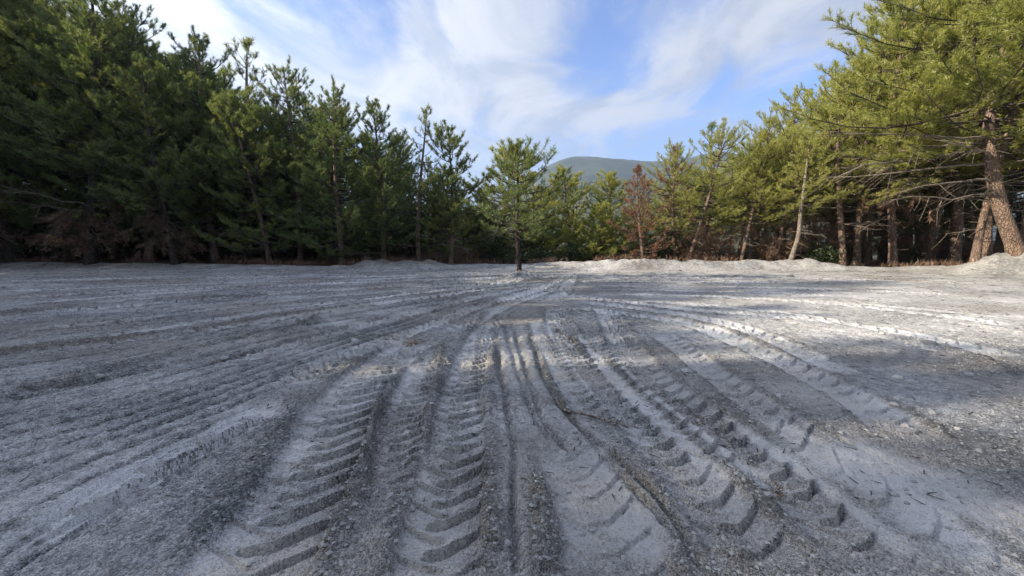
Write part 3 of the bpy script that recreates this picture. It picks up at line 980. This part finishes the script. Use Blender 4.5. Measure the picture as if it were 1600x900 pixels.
# ---- left wall of trees, front row
for key, px, y, top, lab in [
    ('tall_c', -70, 27, -140, 'tall dark pine at the far left edge, cut off by the picture'),
    ('draped', 20, 26.6, -110, 'tall dark pine with brown dead foliage round its foot, leftmost trunk in view'),
    ('draped', 142, 24.8, -60, 'shaded pine with a thick drape of brown dead branches hanging down its trunk'),
    ('tall_b', 235, 26.5, -5, 'tall pine whose sunlit tip is the highest one left of the open sky'),
    ('draped', 275, 24.2, 90, 'shaded pine with broken pale branches and brown skirt, second of the draped pines'),
    ('tall_a', 338, 26.5, 52, 'pine with a lit pointed top left of the lone thin treetop'),
    ('sparse', 388, 27.5, 55, 'thin sparse pine top standing alone against the sky on the left'),
    ('mid_b', 422, 24.6, 150, 'dark pine with a straight bare trunk at the edge of the shaded wood'),
    ('tall_b', 470, 26.0, 102, 'broad pine with yellow lit crown left of the middle of the shaded wood'),
    ('tall_c', 536, 23.6, 132, 'dark pine with a thin twin trunk just left of the grey rubble bank'),
    ('tall_a', 600, 24.2, 163, 'pine rising straight behind the grey rubble bank'),
    ('sparse', 655, 24.6, 172, 'slim open pine right of the rubble bank with side shoots against the sky'),
    ('mid_a', 704, 24.6, 198, 'pine with pale brown pointed top and dark straight trunk on the brown slope'),
]:
    plant(key, px, y, top, lab, G_LEFT)
plant('mid_b', 680, 25.4, 262, 'small dark pine with a slanting trunk beside the brown slope', G_LEFT, lean=(0, math.radians(14)))
# ---- middle
for key, px, y, top, lab in [
    ('mid_a', 740, 27.5, 300, 'little pine with a thin lit trunk next to the dry straw bush'),
    ('bushy', 784, 28.8, 226, 'bright bushy pine just behind the lone pine in the middle'),
    ('bushy', 850, 28.0, 292, 'dark bushy pine right of the lone pine in the middle'),
    ('mid_y', 888, 28.0, 266, 'green pine below the summit of the far hill'),
    ('bushy', 930, 26.5, 320, 'low dark pine between the two green pines below the hill'),
    ('mid_y', 952, 28.5, 270, 'yellow green pine left of the rust brown tree'),
    ('light_c', 1056, 25.6, 228, 'yellow green pine with a reddish trunk just right of the rust brown tree'),
]:
    plant(key, px, y, top, lab, G_MID, wide=1.1 if key == 'light_c' else 1.45)
plant('rust', 1006, 24.3, 258, 'dead pine with rust brown needles left of the sunlit row', None, name='dead_pine_tree')
plant('rust', 1030, 28.0, 236, 'dead reddish pine top showing behind the rust brown tree', None, name='dead_pine_tree')
# lone pine
proto('lone', seed=21, H=5.6, cb=0.30, R=1.8, r0=0.078, bark=M_BARK_DARK, spacing=0.25, dead=5, shape=0.55, bend=0.12, per=11)
x0, y0, mh, mr = TREE_MOUNDS[0]
grow('lone', x0, y0, top_h(812, 226, y0) - 0.2, 0.4, wide=1.25, label= 'lone small pine standing on a heap of grey dirt in the clearing', z=0.15)
# ---- right wall of trees, front row
for key, px, y, top, lab, ln in [
    ('light_b', 1072, 25.0, 200, 'pine with a dark trunk slanting to the right', (0, math.radians(7))),
    ('sparse', 1098, 28.0, 195, 'open thin pine top against the hill left of the sunlit row', None),
    ('light_b', 1156, 24.6, 225, 'pine with a straight reddish trunk, left of a close pair', None),
    ('light_a', 1168, 25.4, 192, 'pine with a thin reddish trunk, right of a close pair', (0, math.radians(3))),
    ('light_b', 1212, 24.8, 215, 'pine with brown dead twigs round its trunk left of the white trunked pine', None),
    ('light_c', 1243, 26.5, 142, 'tall narrow pine whose pointed top rises above the white trunk', None),
    ('light_a', 1318, 23.4, 112, 'pine with a crooked orange trunk and brown dead tuft half way up', None),
    ('light_b', 1338, 24.6, 78, 'slim pine close behind the crooked orange trunk', None),
    ('light_c', 1352, 26.0, 60, 'pine with a slanting dark trunk behind the crooked orange trunk', (0, math.radians(8))),
    ('light_b', 1396, 23.6, 20, 'pine with a shaggy brown skirt of dead twigs on its trunk', (0, math.radians(5))),
    ('light_c', 1440, 25.5, -60, 'pine deep in the shade between the shaggy trunk and the thick leaning trunk', None),
    ('light_a', 1490, 25.0, -100, 'pine behind the long dead branches left of the thick leaning trunk', None),
    ('light_c', 1640, 23.0, -200, 'pine at the right edge of the picture behind the leaning trunk', None),
]:
    plant(key, px, y, top, lab, G_RIGHT, lean=ln)

# white trunked thin pine
cur = np.array([[-.25, 0, -0.4], [-.05, 0, .5], [0.18, 0, 1.6], [.15, 0, 3.2], [.2, 0, 5], [.25, 0, 8.5], [.25, 0, 10]])
proto('white', seed=31, H=8.5, cb=0.40, R=1.7, r0=0.115, dead=8, bark=M_BARK_PALE, needle=M_NEEDLE_Y, curve=cur, spacing=.4)
plant('white', 1238, 22.6, 205, 'thin pine with a pale whitish trunk standing in the berm', None, rz=0.0)

# the thick leaning pine and its neighbours at the right
cur = np.array([[1.45, 0, -.6], [1.25, 0, 0], [0.80, 0, .9], [.35, 0, 1.9], [-.12, 0, 3.2], [-.52, 0, 4.7], [-.76, 0, 6.0], [-.80, 0, 8], [-.5, 0, 10], [-.2, 0, 14.5]])
proto('leaning', seed=33, H=13.5, cb=0.40, R=5.4, r0=0.25, dead=0, needle=M_NEEDLE_Y, curve=cur, spacing=.30, shape=0.5, side_bias=(PI, 0.22), bark=M_BARK_HERO, flat=0.55, per=12, blade=(.13, .25), wid=.022)
x0, y0 = 22.45, 18.6
hero = grow('leaning', x0, y0, 13.5, 0.0, 'big pine with a thick reddish leaning trunk on a dirt mound at the right edge', None, z=0.45)
rs = np.random.RandomState(77)
Ph = np.array([[c[0], c[1], c[2]] for c in cur])
for k, (zz_, a, L, el) in enumerate([(3.3, 3.05, 3.6, 0.02), (3.9, 3.3, 3.9, -.05), (4.6, 2.9, 4.4, .02), (4.9, 3.5, 4.2, .05), (5.2, 3.05, 5.0, -.08), (5.5, 2.6, 3.6, .12), (2.9, 3.0, 1.3, .1), (5.8, 3.2, 5.6, .03)]):
    D = Acc(); dead_branch(D, rs, along(Ph, zz_), a, L, el, 0.10)
    link('dead_branch', D.mesh('dead_branch', [M_DEADWOOD]), hero)
proto('thick_a', seed=35, H=11, cb=0.42, R=3.0, r0=0.115, dead=6, needle=M_NEEDLE_Y, bend=.3, spacing=.38)
grow('thick_a', 22.6, 19.4, 11.5, 1.0, 'pine with a straight brown trunk just left of the thick leaning trunk', None, lean=(0, math.radians(4)))
grow('thick_a', 23.7, 19.8, 12.5, 2.6, 'pine with a pale footed trunk close behind the thick leaning trunk', None, lean=(0, math.radians(5)))
grow('thick_a', 26.3, 20.6, 12.0, 4.1, 'pine with a trunk slanting to the right, behind the thick leaning trunk', None, lean=(0, math.radians(14)))

# ---- back rows that close the wood
L_BL = 'dark pine in the back rows of the shaded wood on the left'
L_BR = 'pine in the back rows of the sunlit wood on the right'
PROFILE = np.array([(-300, -160), (0, -70), (160, -20), (240, 25), (300, 80), (385, 95), (430, 135), (480, 125), (545, 160), (600, 190), (655, 205), (700, 240), (745, 290), (800, 300)])
PROFR = np.array([(1040, 290), (1100, 255), (1160, 225), (1230, 190), (1290, 160), (1340, 110), (1400, 40), (1500, -40), (1600, -120), (1900, -200)])
for row, (y, step) in enumerate([(28.5, 46), (31, 52), (34.5, 48), (39, 50)]):
    px = -260 + row * 19
    while px < 720:
        tp_ = np.interp(px, PROFILE[:, 0], PROFILE[:, 1]) + rnd.uniform(0, 60) + (12 if px > 380 else 0)
        if px > 480 and y < 31: px += 40; continue
        plant(rnd.choice(['tall_a', 'tall_b', 'tall_c', 'mid_b']), px, y + rnd.uniform(-.9, .9), tp_, L_BL, 'back rows of the shaded wood on the left', keep_dead=False)
        px += step * rnd.uniform(.8, 1.2)
    px = 1062 + row * 17
    while px < 1800:
        tp_ = np.interp(px, PROFR[:, 0], PROFR[:, 1]) + rnd.uniform(0, 60)
        plant(rnd.choice(['light_a', 'light_b', 'light_c', 'tall_b']), px, y + rnd.uniform(-.9, .9), tp_, L_BR, 'back rows of the sunlit wood on the right', keep_dead=False)
        px += step * rnd.uniform(.8, 1.2)
for px, y, top in [(770, 34, 318), (815, 36, 330), (860, 33, 335), (905, 36, 335), (945, 33, 330), (985, 34, 315), (1020, 36, 300), (725, 33, 300)]:
    plant(rnd.choice(['bushy', 'mid_b']), px, y, top, 'small pine half hidden behind the pines below the far hill', 'half hidden pines below the hill', keep_dead=False)
# ---- the wood goes on to the left of the picture and throws its shade over the clearing
G_SH = 'tall pines along the left side of the clearing'
L_SH = 'tall dark pine along the left side of the clearing, outside the picture'
SHADE = []
for yy, top_z in [(-16, 20.5), (-14, 20), (-12, 20.5), (-10, 20.2), (-8.2, 20), (-6.6, 19.8), (-5.2, 20.2), (-3.8, 19.6), (-2.6, 19.3), (-1.7, 20.4), (-0.6, 20.6), (0.6, 18.8),
                  (1.5, 18.6), (2.6, 20.4), (3.5, 19.4), (4.9, 22.4), (6.6, 20.0), (8.0, 23.4), (9.6, 19.6), (11, 19.2), (12.6, 19.4), (14.2, 18.6), (15.8, 19.2), (17.5, 18.6), (19.4, 19), (21.3, 18.4), (23.2, 18.8)]:
    SHADE.append((-37 + rnd.uniform(-.2, .2), yy, top_z))
    SHADE.append((-39.5 + rnd.uniform(-.6, .6), yy + .7, 17.6 + rnd.uniform(-.7, .7)))
    SHADE.append((-43 + rnd.uniform(-.6, .6), yy - .3, 18.4 + rnd.uniform(-.7, .7)))
SHADE = [(x, y, t - float(terrain(np.array([x]), np.array([y]))[0][0])) for x, y, t in SHADE]
for x, y, H in SHADE:
    grow(rnd.choice(['tall_a', 'tall_b', 'tall_c']), x, y, H, rnd.uniform(0, 6.28), L_SH, G_SH, keep_dead=False, wide=0.85)


for k in range(15):                                                  # unseen pines added behind the camera to block sky light
    grow(rnd.choice(['tall_a', 'tall_b', 'tall_c']), -31 + k * 3.7 + rnd.uniform(-.8, .8), -9.5 + rnd.uniform(-1, 1), rnd.uniform(14, 16.5), rnd.uniform(0, 6.28),
         'tall unseen pine added behind the camera to block sky light', 'pines added behind the viewpoint', keep_dead=False)


for k in range(8):                                                   # more unseen pines added on the right, darkening faces turned that way
    grow(rnd.choice(['light_a', 'light_c', 'tall_b']), 29.5 + rnd.uniform(-1, 1), -7 + k * 2.9, rnd.uniform(13, 16), rnd.uniform(0, 6.28),
         'tall pine added on the right, outside the picture, to block sky light', 'pines added along the right side outside the picture', keep_dead=False)


# ------------------------------------------------------------------ undergrowth
def make_shrub(seed, n=420, rx=0.9, rz=0.8, mat=None, straw=False):
    rs = np.random.RandomState(seed)
    S, Lf = Acc(), Acc(); tips = []
    for k in range(9):
        a = rs.uniform(0, 6.28); r = rx * rs.uniform(.3, 1)
        end = np.array([math.cos(a) * r, math.sin(a) * r, rz * rs.uniform(.8, 2.0)])
        mid = end * .5 + rs.normal(0, .08, 3)
        S.tube([[0, 0, -.05], mid, end], [0.025, .016, .006], 4)
        for q in range(n // 9):
            f = rs.uniform(.3, 1.08)
            tips.append((mid * (1 - f) + end * f) + rs.normal(0, .17, 3))
    tips = np.array(tips); tips[:, 2] = np.abs(tips[:, 2])
    if straw:
        blades(Lf, tips, unit(tips * [1, 1, .6] + [0, 0, -.3]), 5, rs, (.12, .3), .018, .8)
    else:
        m = len(tips); c = tips
        d = unit(rs.normal(size=(m, 3))); s = unit(np.cross(d, rs.normal(size=(m, 3))))
        for rep in range(3):
            cc = c + rs.normal(0, .09, (m, 3)); d = unit(rs.normal(size=(m, 3))); s = unit(np.cross(d, rs.normal(size=(m, 3))))
            v = np.stack([cc - d * .06, cc + s * .03, cc + d * .06, cc - s * .03], 1).reshape(-1, 3)
            Lf.add(v, None, np.arange(m * 4).reshape(-1, 4))
    return [('stem', S.mesh('stem', [M_BRANCH])), ('foliage', Lf.mesh('foliage', [mat or M_LEAF], False))]


SHRUB = [make_shrub(101), make_shrub(102, 520, 1.2, .7), make_shrub(103, 380, .7, 1.0)]
BROWNBUSH = [make_shrub(105, 300, .8, .8, M_DRYNEEDLE, True), make_shrub(106, 340, .6, 1.1, M_DRYNEEDLE, True)]
STRAWBUSH = make_shrub(107, 260, .45, .75, M_STRAW, True)


def bush(meshes, px, y, s, label, group, name='shrub', cat='shrub'):
    x = (px - 800) / F_PX * (y * math.cos(PITCH) + CAM_H * math.sin(PITCH))
    z = float(terrain(np.array([x]), np.array([y]))[0][0])
    r = link(name, None, loc=(x, y, z - .03)); r.scale = (s, s, s); r.rotation_euler = (0, 0, rnd.uniform(0, 6.28))
    tag(r, label, cat, group)
    for nm, me in meshes:
        link(nm, me, r)
    return r


for k in range(34):
    px = -40 + k * 24 + rnd.uniform(-9, 9)
    if 668 < px < 742: continue
    bush(rnd.choice(SHRUB), px, 26.3 + rnd.uniform(0, 3.5) + (1.2 if px < 300 else 0), rnd.uniform(1.3, 2.5), 'dark green shrub under the shaded pines on the left', 'shrubs under the shaded pines')
for k in range(22):
    px = 760 + k * 14 + rnd.uniform(-6, 6)
    bush(rnd.choice(SHRUB), px, 25.6 + rnd.uniform(0, 2.5), rnd.uniform(0.8, 1.5), 'dark green shrub behind the berm in the middle', 'shrubs behind the berm in the middle')
for k in range(26):
    px = 1070 + k * 21 + rnd.uniform(-8, 8)
    bush(rnd.choice(SHRUB + BROWNBUSH), px, 25.8 + rnd.uniform(0, 3.5), rnd.uniform(0.7, 1.4), 'shrub in the shade under the sunlit pines on the right', 'shrubs under the sunlit pines')
for k in range(22):
    px = 1075 + k * 23 + rnd.uniform(-8, 8)
    bush(rnd.choice(BROWNBUSH), px, 25.0 + rnd.uniform(0, 1.2), rnd.uniform(0.8, 1.5), 'dry brown bush at the foot of the sunlit pines on the right', 'dry brown bushes under the sunlit pines', 'dead_bush', 'dead bush')
bush(SHRUB[1], 1288, 24.2, 1.0, 'bright leafy green shrub left of the crooked orange trunk', None)
bush(BROWNBUSH[1], 1196, 24.6, 0.9, 'brown dead twiggy bush between the close pair and the white trunk', None, 'dead_bush', 'dead bush')
bush(BROWNBUSH[0], 1080, 24.4, 0.6, 'pale brown dead bush at the foot of the slanting dark trunk', None, 'dead_bush', 'dead bush')
bush(STRAWBUSH, 749, 26.0, 1.15, 'yellow dry straw bush lit by the sun at the foot of a little pine', None, 'dry_bush', 'dry bush')


def edge_grass():
    rs = np.random.RandomState(23)
    n = 2600
    x = rs.uniform(-36, 27, n)
    e = np.interp(x, EDGE_X, EDGE_Y)
    y = e + 0.5 + 3.5 * rs.rand(n) ** 1.6
    ok = vnoise(x * .6, y * .6, 5) > 0.55
    x, y = x[ok], y[ok]
    z = ground_fields(x, y)[0]
    A = Acc()
    d = unit(np.stack([rs.normal(0, .35, len(x)), rs.normal(0, .35, len(x)), np.ones(len(x))], 1))
    blades(A, np.stack([x, y, z + .05], 1), d, 7, rs, (.12, .42), .022, .6)
    tag(link('edge_grass', A.mesh('edge_grass', [M_DRYNEEDLE], False)), 'dry grass along the edge of the wood', None, None, 'stuff')


edge_grass()


# ------------------------------------------------------------------ stones, gravel, sticks
def rock(rs, r, squash=0.6, sub=1):
    v = np.array([[1, 0, 0], [-1, 0, 0], [0, 1, 0], [0, -1, 0], [0, 0, 1], [0, 0, -1]], float)
    f = np.array([[0, 2, 4], [2, 1, 4], [1, 3, 4], [3, 0, 4], [2, 0, 5], [1, 2, 5], [3, 1, 5], [0, 3, 5]])
    for _ in range(sub):
        nv, nf, ed = list(v), [], {}
        def mid(a, b):
            k = (min(a, b), max(a, b))
            if k not in ed:
                p = v[a] + v[b]; nv.append(p / np.linalg.norm(p)); ed[k] = len(nv) - 1
            return ed[k]
        for a, b, c in f:
            ab, bc, ca = mid(a, b), mid(b, c), mid(c, a)
            nf += [[a, ab, ca], [ab, b, bc], [ca, bc, c], [ab, bc, ca]]
        v, f = np.array(nv), np.array(nf)
    v = v * rs.uniform(0.7, 1.15, (len(v), 1)) * np.array([rs.uniform(.8, 1.3), rs.uniform(.7, 1.1), squash])
    return v * r, f


rs = np.random.RandomState(9)
N_G = 52000
gy = 0.9 + 9.0 * rs.rand(N_G) ** 1.9
gx = rs.uniform(-1.45, 1.45, N_G) * gy + rs.normal(0, .3, N_G)
gh, gd, gb, gl = ground_fields(gx, gy)
keep = rs.rand(N_G) < np.clip(1.15 - 1.6 * gd, 0.12, 1)
gx, gy, gh = gx[keep], gy[keep], gh[keep]
A = Acc()
protos = [rock(rs, 1.0, rs.uniform(.5, .8), 0) for _ in range(24)]
size = 0.004 + 0.015 * rs.rand(len(gx)) ** 3.5 + 0.0006 * gy
which = rs.randint(0, 24, len(gx))
for k in range(24):
    i = np.nonzero(which == k)[0]
    v, f = protos[k]
    a = rs.uniform(0, 6.28, len(i)); c, s = np.cos(a), np.sin(a)
    V = v[None] * size[i][:, None, None]
    V2 = np.stack([V[..., 0] * c[:, None] - V[..., 1] * s[:, None], V[..., 0] * s[:, None] + V[..., 1] * c[:, None], V[..., 2]], -1)
    V2 += np.stack([gx[i], gy[i], gh[i] + size[i] * .15], -1)[:, None]
    Fm = (f[None] + (np.arange(len(i)) * len(v))[:, None, None]).reshape(-1, 3)
    A.add(V2.reshape(-1, 3), Fm)
tag(link('gravel', A.mesh('gravel', [M_STONE], False)), 'loose grey gravel scattered over the clearing', None, None, 'stuff')


def twig_litter():
    rs = np.random.RandomState(15)
    n = 3000
    y = np.concatenate([2.2 + 15 * rs.rand(1500), 15 + 14 * rs.rand(1500)])
    x = rs.uniform(-1.35, 1.35, n) * y
    h = ground_fields(x, y)[0]
    L = rs.uniform(.008, .03, n) * (1 + y * .16)
    a = rs.uniform(0, 6.28, n)
    d = np.stack([np.cos(a) * L, np.sin(a) * L, rs.uniform(-.1, .25, n) * L], 1)
    wv = np.stack([-np.sin(a), np.cos(a), 0 * a], 1) * (0.0022 + .0006 * y)[:, None]
    up = np.array([0, 0, 1.0])[None] * (0.003 + .0006 * y)[:, None]
    p = np.stack([x, y, h + .006], 1)
    V = np.stack([p - d - wv, p - d + wv, p - d + up, p + d - wv * .5, p + d + wv * .5, p + d + up * .5], 1)
    q = np.array([[0, 3, 4, 1], [1, 4, 5, 2], [2, 5, 3, 0]])
    A = Acc(); A.add(V.reshape(-1, 3), None, (q[None] + np.arange(n)[:, None, None] * 6).reshape(-1, 4))
    tag(link('twig_litter', A.mesh('twig_litter', [M_BRANCH], False)), 'small dark twigs and bark bits scattered on the clearing', None, None, 'stuff')


twig_litter()


def stone(px, py, r, mat, label, group=None, name='stone', sq=.6, seed=0):
    rs2 = np.random.RandomState(seed + int(px) * 3 + int(py))
    x, y = ground_pt(px, py)
    v, f = rock(rs2, r, sq, 1)
    a = Acc(); a.add(v, f)
    o = link(name, a.mesh(name, [mat], False), None, (x, y, ground_z(x, y) + r * .05))
    o.rotation_euler = (0, 0, rs2.uniform(0, 6.28))
    return tag(o, label, 'stone', group)


stone(642, 646, .055, M_STONE_DARK, 'dark angular stone lying between the two left tyre tracks')
stone(1397, 632, .035, M_STONE_PALE, 'pale stone casting a small shadow on the sunlit right side')
stone(1402, 588, .05, M_STONE_PALE, 'flat cream stone at the edge of the shade on the right')
stone(1496, 672, .028, M_STONE_PALE, 'pale stone near the right edge, in front of a dark scrape')
stone(1490, 776, .03, M_STONE, 'grey stone at the end of the white dust patch')
stone(1234, 432, .16, M_STONE_DARK, 'dark clod in front of the white trunked pine')
stone(1063, 424, .12, M_STONE_DARK, 'small dark clod on the sunlit berm')
for k in range(70):
    py = 520 + 370 * rnd.random() ** 0.9
    px = rnd.uniform(20, 1590)
    d = CAM_H * F_PX / (py - HORIZON)
    stone(px, py, d / F_PX * rnd.uniform(4, 8), M_STONE, 'small grey stone lying loose on the churned ground', 'loose grey stones on the ground', seed=k)
for k, (px, py) in enumerate([(1370, 518), (1378, 524), (1392, 521), (1405, 532), (1418, 538), (1432, 541), (1446, 546), (1458, 548), (1360, 514), (1425, 530)]):
    stone(px, py, rnd.uniform(.03, .06), M_STONE_PALE, 'pale clod in the sunlit line of rubble on the right', 'pale clods in the line of rubble', name='clod', seed=k)


def stick(pts, r, label, mat=M_DEADWOOD, lift=.02, twigs=(), name='fallen_branch'):
    P = []
    for px, py in pts:
        x, y = ground_pt(px, py); P.append((x, y, ground_z(x, y) + lift))
    P = np.array(P)
    t = np.linspace(0, 1, 4 * len(P)); tt = np.linspace(0, 1, len(P))
    Q = np.stack([np.interp(t, tt, P[:, c]) for c in range(3)], 1)
    Q[1:-1] = (Q[:-2] + 2 * Q[1:-1] + Q[2:]) / 4
    base_ = Q[0].copy()
    a = Acc(); a.tube(Q - base_, r * (1 - .65 * t), 7)
    o = link(name, a.mesh(name, [mat]), None, base_)
    for tw in twigs:
        W_ = []
        for px, py in tw:
            x, y = ground_pt(px, py); W_.append((x, y, ground_z(x, y) + lift))
        b = Acc(); W_ = np.array(W_) - base_
        b.tube(W_, np.linspace(r * .5, r * .2, len(W_)), 5)
        link('twig', b.mesh('twig', [mat]), o)
    return tag(o, label, 'branch')


stick([(868, 622), (874, 634), (884, 643), (905, 652), (925, 657), (945, 664), (962, 668), (982, 671)], 0.017, 'bent pale branch lying beside the right tyre track', twigs=[[(884, 643), (878, 628), (870, 618)], [(945, 664), (958, 660), (968, 662)]], lift=.03)
stick([(872, 516), (884, 524), (896, 532), (902, 543), (908, 556)], 0.02, 'forked branch lying further back on the right tyre track', M_DEADWOOD, .03, twigs=[[(896, 532), (912, 540), (925, 539)], [(884, 524), (876, 520), (866, 512)]])
stick([(1082, 652), (1096, 654), (1110, 655)], 0.007, 'short pale twig across a lug mark on the right', M_DEADWOOD, .02)


def straw_tuft(px, py, R, n, mat, label, name='dry_grass_clump', ln=(.03, .08)):
    rs2 = np.random.RandomState(int(px)); x, y = ground_pt(px, py)
    p = np.stack([rs2.normal(0, R * .5, n), rs2.normal(0, R * .5, n), np.abs(rs2.normal(0, .015, n))], 1)
    a = Acc(); blades(a, p, unit(p + rs2.normal(0, .05, (n, 3)) + [0, 0, .03]), 6, rs2, ln, .004, .9)
    o = link(name, a.mesh(name, [mat], False), None, (x, y, ground_z(x, y) + .01))
    return tag(o, label, 'dry grass')


straw_tuft(648, 536, .17, 90, M_STRAW, 'flat clump of brown straw left of the middle tracks')
straw_tuft(1215, 768, .03, 50, M_DRYNEEDLE, 'small brown needle clump beside the right tyre track', ln=(.012, .035))
straw_tuft(735, 502, .25, 120, M_DRYNEEDLE, 'faint brown twig litter between the tracks further back')


# ------------------------------------------------------------------ haze: the air between here and the far hill
hm, hn = new_mat('thin_haze')
ho = hn.n('ShaderNodeOutputMaterial')
hv = hn.n('ShaderNodeVolumePrincipled')
hv.inputs['Color'].default_value = (0.62, 0.79, 1.0, 1)
hv.inputs['Density'].default_value = 0.00020
hv.inputs['Anisotropy'].default_value = 0.3
hn.l(hv.outputs[0], ho.inputs['Volume'])
HB = Acc()
X0, X1, Y0, Y1, Z0, Z1 = -4600, 4600, -4600, 4600, -75, 640
HB.add([[X0, Y0, Z0], [X1, Y0, Z0], [X1, Y1, Z0], [X0, Y1, Z0], [X0, Y0, Z1], [X1, Y0, Z1], [X1, Y1, Z1], [X0, Y1, Z1]], None,
       [[0, 3, 2, 1], [4, 5, 6, 7], [0, 1, 5, 4], [1, 2, 6, 5], [2, 3, 7, 6], [3, 0, 4, 7]])
tag(link('haze', HB.mesh('haze', [hm], False)), kind='stuff')
